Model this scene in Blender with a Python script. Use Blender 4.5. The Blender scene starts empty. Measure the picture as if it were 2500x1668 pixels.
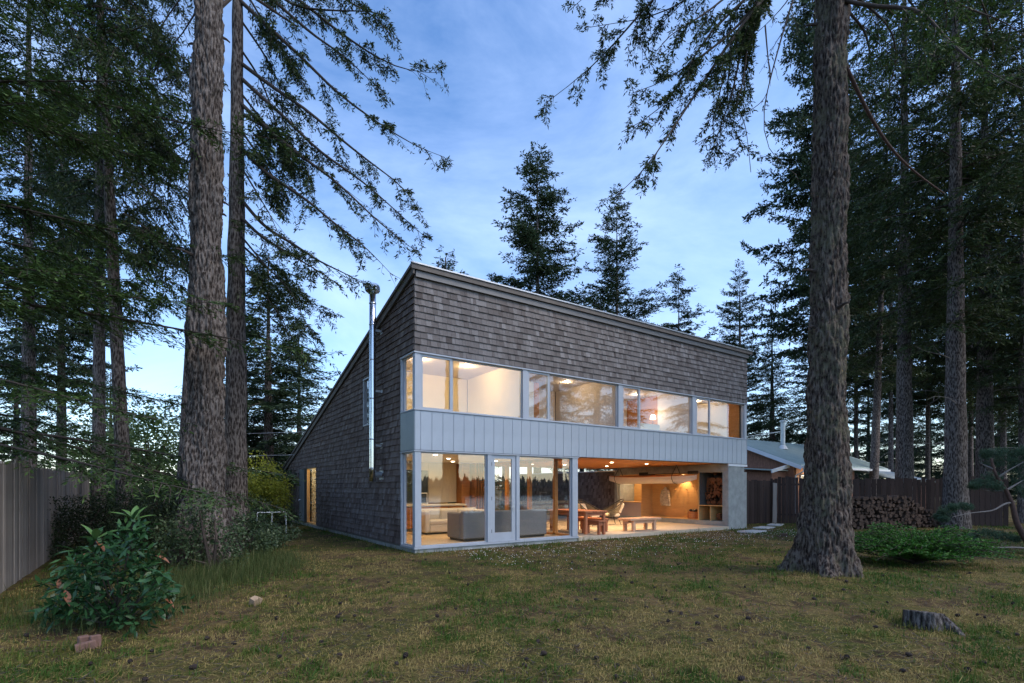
import bpy, math, random
import numpy as np
from mathutils import Vector, noise as mnoise

random.seed(11)
RNG = np.random.default_rng(11)
R_ = math.radians
scene = bpy.context.scene
COL = scene.collection

# ------------------------------------------------------------------ camera
FPX, HZ = 1265.0, 1190.8                      # focal length and horizon of the 2500 px wide photograph
_a = math.atan2(1850, 1265)
FW = (math.cos(_a), math.sin(_a)); RT = (math.sin(_a), -math.cos(_a))
_d = FPX * 1.55 / 151.2; _l = (1012.5 - 1250) / FPX * _d
CAM = (-_d * FW[0] - _l * RT[0], -_d * FW[1] - _l * RT[1], 1.55)
cd = bpy.data.cameras.new('camera'); cam = bpy.data.objects.new('camera', cd); COL.objects.link(cam)
cam.location = CAM
cam.rotation_euler = (R_(90), 0, math.atan2(FW[1], FW[0]) - R_(90))
cd.sensor_width = 36; cd.lens = 36 * FPX / 2500; cd.shift_y = (HZ - 834) / 2500
cd.clip_start = .05; cd.clip_end = 5000
scene.camera = cam

# ------------------------------------------------------------------ world, sun, exposure
SUN_EL, SUN_DIR = R_(48), Vector((.55, -1, 0)).normalized()
w = bpy.data.worlds.new('World'); scene.world = w; w.use_nodes = True
wt = w.node_tree; wt.nodes.clear()
def wn(t, **k):
    n = wt.nodes.new(t)
    for a, b in k.items(): setattr(n, a, b)
    return n
sky = wn('ShaderNodeTexSky', sky_type='NISHITA', sun_disc=False)
sky.sun_elevation = SUN_EL; sky.sun_rotation = math.atan2(SUN_DIR.x, SUN_DIR.y)
sky.air_density = 1.0; sky.dust_density = .6; sky.ozone_density = 2.2
tc = wn('ShaderNodeTexCoord'); mp = wn('ShaderNodeMapping'); mp.inputs['Scale'].default_value = (1.0, 1.0, 2.2)
mp.inputs['Rotation'].default_value = (0.25, .1, .6)
nz = wn('ShaderNodeTexNoise'); nz.inputs['Scale'].default_value = 1.6; nz.inputs['Detail'].default_value = 7; nz.inputs['Roughness'].default_value = .62; nz.inputs['Distortion'].default_value = .5
cr = wn('ShaderNodeValToRGB'); cr.color_ramp.elements[0].position = .32; cr.color_ramp.elements[1].position = .85
cr.color_ramp.elements[0].color = (0, 0, 0, 1); cr.color_ramp.elements[1].color = (.42, .42, .42, 1)
hs = wn('ShaderNodeHueSaturation'); hs.inputs['Saturation'].default_value = 1.22; hs.inputs['Hue'].default_value = .504
mix = wn('ShaderNodeMix', data_type='RGBA')
mix.inputs['B'].default_value = (5.6, 6.9, 9.4, 1)
bg = wn('ShaderNodeBackground'); bg.inputs['Strength'].default_value = .135
wo = wn('ShaderNodeOutputWorld')
L = wt.links.new
L(tc.outputs['Generated'], mp.inputs['Vector']); L(mp.outputs[0], nz.inputs['Vector']); L(nz.outputs['Fac'], cr.inputs['Fac'])
L(sky.outputs[0], hs.inputs['Color']); L(hs.outputs[0], mix.inputs['A']); L(cr.outputs[0], mix.inputs['Factor'])
L(mix.outputs['Result'], bg.inputs['Color']); L(bg.outputs[0], wo.inputs['Surface'])

sd = bpy.data.lights.new('sun', 'SUN'); sun = bpy.data.objects.new('sun', sd); COL.objects.link(sun)
sd.energy = 1.3; sd.angle = R_(34); sd.color = (1, .87, .72)
sv = Vector((SUN_DIR.x * math.cos(SUN_EL), SUN_DIR.y * math.cos(SUN_EL), math.sin(SUN_EL)))
sun.rotation_euler = sv.to_track_quat('Z', 'Y').to_euler(); sun.location = (-10, -30, 25)

vs = scene.view_settings
vs.view_transform = 'Standard'; vs.look = 'None'; vs.exposure = 1.05; vs.gamma = 1
scene.render.engine = 'CYCLES'
cy = scene.cycles
cy.use_denoising = True; cy.max_bounces = 7; cy.diffuse_bounces = 3; cy.glossy_bounces = 4
cy.transparent_max_bounces = 16; cy.transmission_bounces = 6; cy.sample_clamp_indirect = 6; cy.caustics_reflective = False; cy.caustics_refractive = False

# ------------------------------------------------------------------ pixel helpers (a pixel is only a direction)
def ray(px, py):
    u = (px - 1250) / FPX; v = (HZ - py) / FPX
    return (FW[0] + u * RT[0], FW[1] + u * RT[1], v)
def at(px, py, t):
    r = ray(px, py); return Vector((CAM[0] + t * r[0], CAM[1] + t * r[1], CAM[2] + t * r[2]))
def onZ(px, py, z=-.1):
    r = ray(px, py); return at(px, py, (z - CAM[2]) / r[2])
def depth(x, y): return (x - CAM[0]) * FW[0] + (y - CAM[1]) * FW[1]
def proj(x, y, z):
    D = depth(x, y); Lr = (x - CAM[0]) * RT[0] + (y - CAM[1]) * RT[1]
    return 1250 + FPX * Lr / D, HZ - FPX * (z - CAM[2]) / D, D

# ------------------------------------------------------------------ object helpers
def tag(o, label=None, cat=None, group=None, kind=None):
    if label: o['label'] = label
    if cat: o['category'] = cat
    if group: o['group'] = group
    if kind: o['kind'] = kind
    return o
def empty(name, loc=(0, 0, 0), rz=0, parent=None):
    o = bpy.data.objects.new(name, None); COL.objects.link(o)
    o.location = loc; o.rotation_euler = (0, 0, rz); o.empty_display_size = .2
    if parent: o.parent = parent
    return o
def link(name, me, mat=None, parent=None, loc=None, rot=None, scl=None):
    o = bpy.data.objects.new(name, me); COL.objects.link(o)
    if mat and not me.materials: me.materials.append(mat)
    if parent: o.parent = parent
    if loc is not None: o.location = loc
    if rot is not None: o.rotation_euler = rot
    if scl is not None: o.scale = scl
    return o
def npmesh(name, V, polys_n, idx, tone=None, red=None, smooth=False):
    """V (n,3); all polygons have polys_n corners; idx (m,polys_n)"""
    me = bpy.data.meshes.new(name)
    V = np.asarray(V, np.float32); idx = np.asarray(idx, np.int32)
    m = len(idx)
    me.vertices.add(len(V)); me.vertices.foreach_set('co', V.ravel())
    me.loops.add(m * polys_n); me.loops.foreach_set('vertex_index', idx.ravel())
    me.polygons.add(m); me.polygons.foreach_set('loop_start', np.arange(0, m * polys_n, polys_n, dtype=np.int32))
    me.polygons.foreach_set('loop_total', np.full(m, polys_n, np.int32))
    if smooth: me.polygons.foreach_set('use_smooth', np.ones(m, bool))
    me.update(calc_edges=True)
    for nm, arr in (('tone', tone), ('red', red)):
        if arr is not None:
            at_ = me.attributes.new(nm, 'FLOAT', 'POINT'); at_.data.foreach_set('value', np.asarray(arr, np.float32).ravel())
    return me

class MB:
    def __init__(s): s.v = []; s.f = []; s.t = []; s.r = []; s.tone = .5; s.red = 0
    def add(s, vs, fs):
        n = len(s.v); s.v += [tuple(p) for p in vs]; s.f += [tuple(i + n for i in f) for f in fs]
        s.t += [s.tone] * len(vs); s.r += [s.red] * len(vs); return s
    def box(s, x0, x1, y0, y1, z0, z1):
        return s.add([(x0, y0, z0), (x1, y0, z0), (x1, y1, z0), (x0, y1, z0), (x0, y0, z1), (x1, y0, z1), (x1, y1, z1), (x0, y1, z1)],
                     [(0, 3, 2, 1), (4, 5, 6, 7), (0, 1, 5, 4), (1, 2, 6, 5), (2, 3, 7, 6), (3, 0, 4, 7)])
    def bev(s, x0, x1, y0, y1, z0, z1, b=.01):
        """box with chamfered edges (24 corners)"""
        xs = (x0, x1); ys = (y0, y1); zs = (z0, z1); V = []; ix = {}
        for i in (0, 1):
            for j in (0, 1):
                for k in (0, 1):
                    dx = b if i == 0 else -b; dy = b if j == 0 else -b; dz = b if k == 0 else -b
                    for a in range(3):
                        p = [xs[i] + dx, ys[j] + dy, zs[k] + dz]; p[a] = (xs[i], ys[j], zs[k])[a]
                        ix[(i, j, k, a)] = len(V); V.append(p)
        F = []
        for a in range(3):
            o = [x for x in range(3) if x != a]
            for sd_ in (0, 1):
                q = []
                for (u, v) in ((0, 0), (1, 0), (1, 1), (0, 1)):
                    c = [0, 0, 0]; c[a] = sd_; c[o[0]] = u; c[o[1]] = v; q.append(ix[(*c, a)])
                F.append(q if (sd_ == 1) == (a != 1) else q[::-1])
        for a in range(3):
            o = [x for x in range(3) if x != a]
            for u in (0, 1):
                for v in (0, 1):
                    c0 = [0, 0, 0]; c1 = [0, 0, 0]; c1[a] = 1; c0[o[0]] = c1[o[0]] = u; c0[o[1]] = c1[o[1]] = v
                    q = [ix[(*c0, o[0])], ix[(*c1, o[0])], ix[(*c1, o[1])], ix[(*c0, o[1])]]
                    F.append(q)
        for i in (0, 1):
            for j in (0, 1):
                for k in (0, 1): F.append([ix[(i, j, k, a)] for a in range(3)])
        return s.add(V, F)
    def prism(s, poly, x0, x1, axis=0):
        """polygon of 2D points extruded along an axis"""
        n = len(poly)
        def P(x, p):
            return (x, p[0], p[1]) if axis == 0 else ((p[0], x, p[1]) if axis == 1 else (p[0], p[1], x))
        return s.add([P(x0, p) for p in poly] + [P(x1, p) for p in poly],
                     [tuple(range(n))[::-1], tuple(range(n, 2 * n))] + [(i, (i + 1) % n, (i + 1) % n + n, i + n) for i in range(n)])
    def tube(s, pts, rad, seg=8, caps=True):
        pts = [Vector(p) for p in pts]; n = len(pts)
        if not hasattr(rad, '__len__'): rad = [rad] * n
        V = []; F = []; up = Vector((0, 0, 1))
        t0 = (pts[1] - pts[0]).normalized()
        u = t0.cross(up if abs(t0.z) < .9 else Vector((1, 0, 0))).normalized()
        for i, p in enumerate(pts):
            t = (pts[min(i + 1, n - 1)] - pts[max(i - 1, 0)]).normalized()
            u = (u - t * u.dot(t)).normalized(); v = t.cross(u)
            for k in range(seg):
                a = 2 * math.pi * k / seg; V.append(p + (u * math.cos(a) + v * math.sin(a)) * rad[i])
        for i in range(n - 1):
            for k in range(seg):
                F.append((i * seg + k, i * seg + (k + 1) % seg, (i + 1) * seg + (k + 1) % seg, (i + 1) * seg + k))
        if caps: F.append(tuple(range(seg))[::-1]); F.append(tuple(range((n - 1) * seg, n * seg)))
        return s.add(V, F)
    def lathe(s, prof, c=(0, 0, 0), seg=24):
        V = []; F = []; n = len(prof)
        for r, z in prof:
            for k in range(seg):
                a = 2 * math.pi * k / seg; V.append((c[0] + r * math.cos(a), c[1] + r * math.sin(a), c[2] + z))
        for i in range(n - 1):
            for k in range(seg):
                F.append((i * seg + k, i * seg + (k + 1) % seg, (i + 1) * seg + (k + 1) % seg, (i + 1) * seg + k))
        F.append(tuple(range(seg))[::-1]); F.append(tuple(range((n - 1) * seg, n * seg)))
        return s.add(V, F)
    def mesh(s, name, smooth=False):
        me = bpy.data.meshes.new(name); me.from_pydata(s.v, [], s.f)
        for nm, arr in (('tone', s.t), ('red', s.r)):
            a = me.attributes.new(nm, 'FLOAT', 'POINT'); a.data.foreach_set('value', np.array(arr, np.float32))
        if smooth: me.polygons.foreach_set('use_smooth', np.ones(len(me.polygons), bool))
        me.update(); return me
    def build(s, name, mat, parent=None, smooth=False, loc=None, rot=None):
        return link(name, s.mesh(name, smooth), mat, parent, loc, rot)

def vnoise(x, y, seed=0):
    """smooth 2D value noise, numpy"""
    rs = np.random.default_rng(seed); T = rs.random((256, 256))
    xi = np.floor(x).astype(int); yi = np.floor(y).astype(int); fx = x - xi; fy = y - yi
    fx = fx * fx * (3 - 2 * fx); fy = fy * fy * (3 - 2 * fy)
    g = lambda a, b: T[(xi + a) % 256, (yi + b) % 256]
    return (g(0, 0) * (1 - fx) + g(1, 0) * fx) * (1 - fy) + (g(0, 1) * (1 - fx) + g(1, 1) * fx) * fy
def fbm(x, y, seed=0, o=4):
    s = 0; a = .5
    for i in range(o): s = s + a * vnoise(x * 2 ** i + 13 * i, y * 2 ** i + 7 * i, seed + i); a *= .5
    return s

# ------------------------------------------------------------------ materials
def mat_new(name):
    m = bpy.data.materials.new(name); m.use_nodes = True; nt = m.node_tree; nt.nodes.clear()
    out = nt.nodes.new('ShaderNodeOutputMaterial'); b = nt.nodes.new('ShaderNodeBsdfPrincipled')
    nt.links.new(b.outputs[0], out.inputs['Surface']); return m, nt, b, out
def ramp(nt, fac, stops):
    r = nt.nodes.new('ShaderNodeValToRGB'); e = r.color_ramp.elements
    while len(e) > 1: e.remove(e[0])
    e[0].position = stops[0][0]; e[0].color = (*stops[0][1], 1)
    for p, c in stops[1:]:
        q = e.new(p); q.color = (*c, 1)
    nt.links.new(fac, r.inputs['Fac']); return r.outputs['Color']
def tex(nt, scale, detail=5, rough=.6, stretch=(1, 1, 1), kind='noise', coord='Object', dist=0):
    c = nt.nodes.new('ShaderNodeTexCoord'); m = nt.nodes.new('ShaderNodeMapping'); m.inputs['Scale'].default_value = stretch
    nt.links.new(c.outputs[coord], m.inputs['Vector'])
    if kind == 'noise':
        n = nt.nodes.new('ShaderNodeTexNoise'); n.inputs['Scale'].default_value = scale; n.inputs['Detail'].default_value = detail
        n.inputs['Roughness'].default_value = rough; n.inputs['Distortion'].default_value = dist; o = n.outputs['Fac']
    elif kind == 'vor':
        n = nt.nodes.new('ShaderNodeTexVoronoi'); n.inputs['Scale'].default_value = scale; o = n.outputs['Distance']
    nt.links.new(m.outputs[0], n.inputs['Vector']); return o
def attr(nt, nm):
    a = nt.nodes.new('ShaderNodeAttribute'); a.attribute_name = nm; return a.outputs['Fac']
def math_(nt, op, a, b=None, c=None):
    n = nt.nodes.new('ShaderNodeMath'); n.operation = op
    for i, x in enumerate((a, b, c)):
        if x is None: continue
        if isinstance(x, (int, float)): n.inputs[i].default_value = x
        else: nt.links.new(x, n.inputs[i])
    return n.outputs[0]
def mixc(nt, fac, a, b, mode='MIX'):
    n = nt.nodes.new('ShaderNodeMix'); n.data_type = 'RGBA'; n.blend_type = mode
    if isinstance(fac, (int, float)): n.inputs['Factor'].default_value = fac
    else: nt.links.new(fac, n.inputs['Factor'])
    for k, x in (('A', a), ('B', b)):
        if isinstance(x, tuple): n.inputs[k].default_value = (*x, 1)
        else: nt.links.new(x, n.inputs[k])
    return n.outputs['Result']
def bump(nt, b, h, s=.3, d=.02):
    n = nt.nodes.new('ShaderNodeBump'); n.inputs['Strength'].default_value = s; n.inputs['Distance'].default_value = d
    nt.links.new(h, n.inputs['Height']); nt.links.new(n.outputs[0], b.inputs['Normal'])
def plain(name, col, rough=.6, metal=0, var=.12, scale=6, bmp=.1, stretch=(1, 1, 1), spec=.5):
    m, nt, b, o = mat_new(name)
    t = tex(nt, scale, 5, .6, stretch)
    lo = tuple(c * (1 - var) for c in col); hi = tuple(min(1, c * (1 + var)) for c in col)
    nt.links.new(ramp(nt, t, [(.3, lo), (.7, hi)]), b.inputs['Base Color'])
    b.inputs['Roughness'].default_value = rough; b.inputs['Metallic'].default_value = metal; b.inputs['Specular IOR Level'].default_value = spec
    if bmp: bump(nt, b, t, bmp, .01)
    return m
def wood(name, c0, c1, rough=.5, stretch=(1, 12, 12), scale=2.5, bmp=.08):
    m, nt, b, o = mat_new(name)
    t = tex(nt, scale, 6, .65, stretch, dist=.6); t2 = attr(nt, 'tone')
    f = math_(nt, 'MULTIPLY_ADD', t2, .35, math_(nt, 'MULTIPLY', t, .8))
    nt.links.new(ramp(nt, f, [(.3, c0), (.75, c1)]), b.inputs['Base Color']); b.inputs['Roughness'].default_value = rough; b.inputs['Specular IOR Level'].default_value = .25
    bump(nt, b, t, bmp, .005); return m
def foliage(name, dark, mid, light, trans=.25, rough=.55):
    m, nt, b, o = mat_new(name)
    t = attr(nt, 'tone'); c = ramp(nt, t, [(0, dark), (.5, mid), (1, light)])
    nt.links.new(c, b.inputs['Base Color']); b.inputs['Roughness'].default_value = rough; b.inputs['Specular IOR Level'].default_value = .3
    tr = nt.nodes.new('ShaderNodeBsdfTranslucent'); nt.links.new(c, tr.inputs['Color'])
    mx = nt.nodes.new('ShaderNodeMixShader'); mx.inputs[0].default_value = trans
    nt.links.new(b.outputs[0], mx.inputs[1]); nt.links.new(tr.outputs[0], mx.inputs[2]); nt.links.new(mx.outputs[0], o.inputs['Surface']); return m
def emit(name, col, s):
    m, nt, b, o = mat_new(name); e = nt.nodes.new('ShaderNodeEmission'); e.inputs['Color'].default_value = (*col, 1); e.inputs['Strength'].default_value = s
    nt.links.new(e.outputs[0], o.inputs['Surface']); return m

def bark_mat(name, c0, c1, c2, moss=None):
    m, nt, b, o = mat_new(name)
    t = tex(nt, 26, 8, .72, (1, 1, .45), dist=.5); v = tex(nt, 26, stretch=(1, 1, .26), kind='vor'); big = tex(nt, 1.3, 4, .6); fl = tex(nt, 80, 4, .7, (1, 1, .6))
    f = math_(nt, 'MULTIPLY_ADD', v, .42, math_(nt, 'MULTIPLY_ADD', t, .62, math_(nt, 'MULTIPLY', fl, .22)))
    c = ramp(nt, f, [(.49, c0), (.61, c1), (.74, c2)])
    c = mixc(nt, math_(nt, 'MULTIPLY', ramp(nt, big, [(.4, (0, 0, 0)), (.65, (1, 1, 1))]), .45), c, mixc(nt, .5, c, c0))
    if moss:
        mk = ramp(nt, math_(nt, 'MULTIPLY', tex(nt, 13, 6, .75), big), [(.24, (0, 0, 0)), (.33, (1, 1, 1))])
        c = mixc(nt, math_(nt, 'MULTIPLY', mk, .6), c, moss)
    nt.links.new(c, b.inputs['Base Color']); b.inputs['Roughness'].default_value = .9; b.inputs['Specular IOR Level'].default_value = .12
    bump(nt, b, f, 1.0, .03); return m

def shingle_mat():
    m, nt, b, o = mat_new('weathered_cedar_shingle')
    g = tex(nt, 3, 6, .65, (16, 16, 1.2), coord='Object'); big = tex(nt, .8, 4, .6); fine = tex(nt, 30, 3, .6, (3, 3, .5))
    t = attr(nt, 'tone'); r = attr(nt, 'red')
    f = math_(nt, 'ADD', math_(nt, 'MULTIPLY', t, .62), math_(nt, 'MULTIPLY_ADD', g, .28, math_(nt, 'MULTIPLY', fine, .12)))
    c = ramp(nt, f, [(.22, (.086, .074, .071)), (.5, (.158, .144, .141)), (.8, (.255, .243, .245))])
    c2 = ramp(nt, f, [(.22, (.066, .043, .036)), (.5, (.13, .097, .085)), (.8, (.21, .176, .162))])
    rf = math_(nt, 'MULTIPLY', r, math_(nt, 'ADD', math_(nt, 'MULTIPLY', big, 1.1), .35)); rf = math_(nt, 'MINIMUM', rf, 1.0)
    nt.links.new(mixc(nt, rf, c, c2), b.inputs['Base Color']); b.inputs['Roughness'].default_value = .85; b.inputs['Specular IOR Level'].default_value = .2
    bump(nt, b, g, .5, .006); return m
def glass_mat(name='window_glass', base=.12, tint=(1, 1, 1)):
    m, nt, b, o = mat_new(name); nt.nodes.remove(b)
    tr = nt.nodes.new('ShaderNodeBsdfTransparent'); tr.inputs['Color'].default_value = (*tint, 1)
    gl = nt.nodes.new('ShaderNodeBsdfGlossy'); gl.inputs['Roughness'].default_value = 0.0
    fr = nt.nodes.new('ShaderNodeFresnel'); fr.inputs['IOR'].default_value = 1.5
    ge = nt.nodes.new('ShaderNodeNewGeometry')   # only the outer face of a pane mirrors
    mx = nt.nodes.new('ShaderNodeMixShader'); nt.links.new(math_(nt, 'MULTIPLY', math_(nt, 'MULTIPLY_ADD', fr.outputs[0], 1.3, base), math_(nt, 'SUBTRACT', 1.0, ge.outputs['Backfacing'])), mx.inputs[0])
    nt.links.new(tr.outputs[0], mx.inputs[1]); nt.links.new(gl.outputs[0], mx.inputs[2]); nt.links.new(mx.outputs[0], o.inputs['Surface']); return m

M = {}
M['shingle'] = shingle_mat()
M['zinc'] = plain('zinc_sheet', (.37, .41, .465), .42, .3, .08, 1.3, .03)
M['zinc_shaded'] = plain('zinc_shaded_side', (.22, .255, .28), .4, .5, .08, 1.3, .03)  # zinc with the side face's shade put into its colour; door shares it
M['frame'] = plain('grey_window_frame', (.40, .435, .49), .45, .15, .05, 3, .02)
M['roofedge'] = plain('galvanised_flashing', (.17, .17, .175), .5, .4, .1, 2, .03)
M['soffit'] = plain('stained_fascia', (.13, .115, .105), .7, 0, .2, 4, .1)
M['steel'] = plain('polished_flue_steel', (.62, .64, .67), .14, 1.0, .05, 8, 0)
M['galv'] = plain('galvanised_steel', (.5, .53, .56), .4, .8, .1, 5, .02)
M['glass'] = glass_mat()
M['concrete'] = plain('board_formed_concrete', (.30, .315, .30), .85, 0, .22, 3.5, .25)
M['slab'] = plain('porch_concrete_slab', (.5, .42, .31), .7, 0, .1, 5, .06)
M['cream'] = plain('cream_paint', (.80, .72, .56), .7, 0, .03, 2, 0)
M['white'] = plain('white_paint', (.78, .76, .73), .6, 0, .03, 2, 0)
M['pinkwall'] = plain('warm_white_paint', (.76, .68, .64), .7, 0, .03, 2, 0)
M['fir'] = wood('fir_plywood', (.40, .155, .035), (.56, .25, .07), .5, (1.5, 1.5, 10), 1.6)
M['firceil'] = wood('fir_ceiling', (.40, .15, .04), (.55, .235, .07), .55, (1, 9, 1), 2)
M['birch'] = wood('birch_plywood', (.56, .31, .115), (.70, .43, .18), .55, (1.2, 1.2, 8), 1.5)
M['oak'] = wood('maple_floor', (.62, .46, .27), (.78, .6, .38), .38, (1, 12, 1), 2)
M['redwood'] = wood('redwood_furniture', (.30, .10, .05), (.48, .19, .09), .5, (14, 14, 2), 2.2)
M['palewood'] = wood('bench_douglas_fir', (.5, .27, .16), (.66, .4, .25), .55, (2, 14, 14), 2.2)
M['sofa'] = plain('grey_wool', (.2, .2, .2), .95, 0, .08, 40, .1)
M['sofalight'] = plain('oatmeal_upholstery', (.62, .58, .50), .95, 0, .06, 40, .1)
M['cushion'] = plain('cream_cushion_fabric', (.74, .65, .5), .95, 0, .06, 40, .1)
M['dark'] = plain('dark_metal', (.03, .03, .03), .5, .3, .1, 6, 0)
M['darkpane'] = plain('painted_dark_pane', (.05, .055, .05), .4, 0, .2, 3, 0)  # opaque colour that paints the darkness behind unlit panes
M['mauve'] = plain('mauve_cabinet_laminate', (.42, .33, .31), .6, 0, .04, 3, 0)
M['hull'] = plain('white_hull_paint', (.74, .66, .6), .35, 0, .04, 3, 0)
M['deck'] = wood('varnished_deck', (.42, .16, .05), (.6, .26, .09), .3, (8, 1, 8), 2)
M['rope'] = plain('olive_rope_weave', (.16, .13, .08), .8, 0, .2, 40, .2)
M['brickred'] = plain('clay_brick', (.15, .085, .068), .9, 0, .3, 12, .3)
M['fence_grey'] = wood('silvered_fence_board', (.10, .088, .08), (.27, .242, .22), .85, (14, 14, .9), 2.2, .35)
M['fence_brown'] = wood('brown_stained_fence_board', (.022, .015, .013), (.06, .041, .036), .85, (14, 14, .9), 2.2, .35)
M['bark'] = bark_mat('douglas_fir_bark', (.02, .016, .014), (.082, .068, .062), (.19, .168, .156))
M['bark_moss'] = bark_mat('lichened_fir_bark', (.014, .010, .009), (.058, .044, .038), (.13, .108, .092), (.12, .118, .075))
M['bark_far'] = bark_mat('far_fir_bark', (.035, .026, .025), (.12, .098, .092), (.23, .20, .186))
M['limb'] = plain('limb_bark', (.045, .034, .028), .9, 0, .3, 20, .3)
M['deadlimb'] = plain('dead_grey_limb', (.15, .135, .125), .9, 0, .25, 20, .3)
M['redlimb'] = plain('reddish_limb_bark', (.065, .036, .028), .9, 0, .3, 20, .3)
M['fol_far'] = foliage('far_fir_needles', (.014, .028, .014), (.036, .066, .032), (.07, .112, .05))
M['fol_dark'] = foliage('dark_fir_needles', (.012, .022, .008), (.036, .062, .022), (.085, .12, .04))
M['fol_near'] = foliage('near_fir_needles', (.014, .03, .009), (.04, .082, .02), (.09, .155, .04))
M['fol_leaf'] = foliage('broadleaf_green', (.03, .055, .02), (.07, .12, .04), (.13, .19, .07), .35)
M['fol_maple'] = foliage('yellow_maple_leaf', (.13, .15, .02), (.24, .27, .035), (.36, .38, .06), .4)
M['fol_hedge'] = foliage('hedge_leaf', (.008, .016, .007), (.02, .036, .014), (.045, .075, .028), .2)
M['fol_salal'] = foliage('understory_leaf', (.03, .05, .025), (.06, .10, .045), (.13, .17, .09), .25, .4)
M['fol_juniper'] = foliage('juniper_green', (.012, .05, .006), (.028, .105, .013), (.07, .2, .024), .25)
M['fol_pine'] = foliage('blue_pine_needles', (.02, .045, .025), (.045, .09, .05), (.09, .15, .085), .2)
M['rhodo'] = foliage('rhododendron_leaf', (.018, .055, .02), (.038, .10, .036), (.10, .19, .055), .15, .24)
M['rhodo_dead'] = plain('orange_dead_leaf', (.2, .075, .035), .6, 0, .25, 20, 0)
M['roofmetal'] = plain('pale_green_metal_roof', (.42, .50, .47), .5, .2, .08, 2, .02)
M['whitetrim'] = plain('white_trim_paint', (.72, .74, .76), .5, 0, .04, 3, 0)
M['redshingle'] = plain('orange_cedar_shingle', (.27, .13, .085), .85, 0, .3, 5, .2, (4, 4, 1))
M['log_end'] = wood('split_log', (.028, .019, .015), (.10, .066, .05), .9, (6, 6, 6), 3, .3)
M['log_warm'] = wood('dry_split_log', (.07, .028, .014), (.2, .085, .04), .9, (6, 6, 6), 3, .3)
M['stump'] = bark_mat('weathered_stump', (.014, .012, .012), (.06, .054, .051), (.15, .138, .132))
M['cone'] = plain('pine_cone_brown', (.022, .014, .011), .9, 0, .3, 30, .3)
M['stone'] = plain('paving_stone', (.42, .43, .42), .85, 0, .15, 8, .2)
M['chip'] = wood('fresh_split_wood', (.22, .15, .095), (.38, .28, .19), .8, (10, 10, 1), 3)
M['cloth'] = plain('striped_jacket_cloth', (.55, .47, .34), .95, 0, .45, 14, .1, (.6, .6, 2.5))
M['sea'] = None
M['lamp_warm'] = emit('lamp_glow', (1, .82, .55), 14)
M['soft_glow'] = emit('lamp_and_window_glow', (1, .86, .62), 5)

def lawn_mat():
    m, nt, b, o = mat_new('dry_lawn_soil')
    t = tex(nt, .55, 6, .62, coord='Object'); t2 = tex(nt, 7, 6, .7, coord='Object'); t3 = tex(nt, 38, 4, .7, coord='Object'); lo = tex(nt, 2.2, 5, .65, coord='Object', dist=.5)
    f = math_(nt, 'MULTIPLY_ADD', t2, .45, math_(nt, 'MULTIPLY', t, .65))
    c = ramp(nt, f, [(.38, (.04, .07, .01)), (.5, (.085, .085, .022)), (.62, (.175, .125, .055)), (.75, (.085, .056, .034))])
    c = mixc(nt, ramp(nt, t3, [(.35, (1, 1, 1)), (.62, (0, 0, 0))]), c, mixc(nt, .6, c, (.03, .022, .014)))
    c = mixc(nt, math_(nt, 'MULTIPLY', ramp(nt, lo, [(.5, (0, 0, 0)), (.6, (1, 1, 1))]), .75), c, (.042, .027, .019))
    nt.links.new(c, b.inputs['Base Color']); b.inputs['Roughness'].default_value = .95; b.inputs['Specular IOR Level'].default_value = .1
    bump(nt, b, math_(nt, 'ADD', t2, t3), .8, .03); return m
M['lawn'] = lawn_mat()
M['grass'] = foliage('grass_blade', (.045, .10, .012), (.125, .138, .024), (.32, .245, .09), .3, .7)
M['tallgrass'] = foliage('long_grass_blade', (.035, .065, .015), (.075, .105, .03), (.2, .18, .08), .3, .7)
def sea_mat():
    m, nt, b, o = mat_new('sea_water'); b.inputs['Base Color'].default_value = (.02, .035, .045, 1); b.inputs['Roughness'].default_value = .12
    t = tex(nt, .5, 5, .6, (.3, 1.4, 1)); bump(nt, b, t, .5, .3); return m
M['sea'] = sea_mat()

# ================================================================== GROUND AND WATER
GZ = -.1
def ground_h(x, y):
    h = GZ + (fbm(x * .35 + 40, y * .35 + 40, 3) - .5) * .07 + (fbm(x * 1.7, y * 1.7, 5, 2) - .4) * .025
    near = np.clip((np.maximum.reduce([np.maximum(-x, x - 14.6), np.maximum(-y, y - 15)]) + .1) / 1.2, 0, 1)
    h = GZ + (h - GZ) * near
    cx = np.hypot(x + 4.55, y - .77); h = h + .12 * np.exp(-(cx / 1.6) ** 2)
    cx = np.hypot(x - 4.76, y + 7.43); h = h + .10 * np.exp(-(cx / 1.1) ** 2)
    return h
def gh(x, y): return float(ground_h(np.array([float(x)]), np.array([float(y)]))[0])
gx = np.unique(np.concatenate([np.linspace(-400, -30, 16), np.linspace(-30, 40, 141), np.linspace(40, 500, 18)]))
gy = np.unique(np.concatenate([np.linspace(-24, -18, 7), np.linspace(-18, 30, 121), np.linspace(30, 600, 20)]))
X, Y = np.meshgrid(gx, gy, indexing='ij'); Z = ground_h(X, Y)
Z = np.where(Y < -17, GZ - ((-17 - Y) ** 1.6) * .35, Z)
nx, ny = X.shape; I = np.arange(nx * ny).reshape(nx, ny)
Q = np.stack([I[:-1, :-1], I[1:, :-1], I[1:, 1:], I[:-1, 1:]], -1).reshape(-1, 4)
lawn = link('lawn', npmesh('lawn', np.stack([X, Y, Z], -1).reshape(-1, 3), 4, Q, smooth=True), M['lawn'])
tag(lawn, 'dry patchy lawn with tan, green and bare brown ground around the house', 'lawn', kind='structure')
sea = MB().box(-2500, 2500, -2500, -23.2, -6.2, -5.2).build('sea', M['sea']); tag(sea, 'grey evening sea beyond the garden bluff', 'sea', kind='structure')

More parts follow.
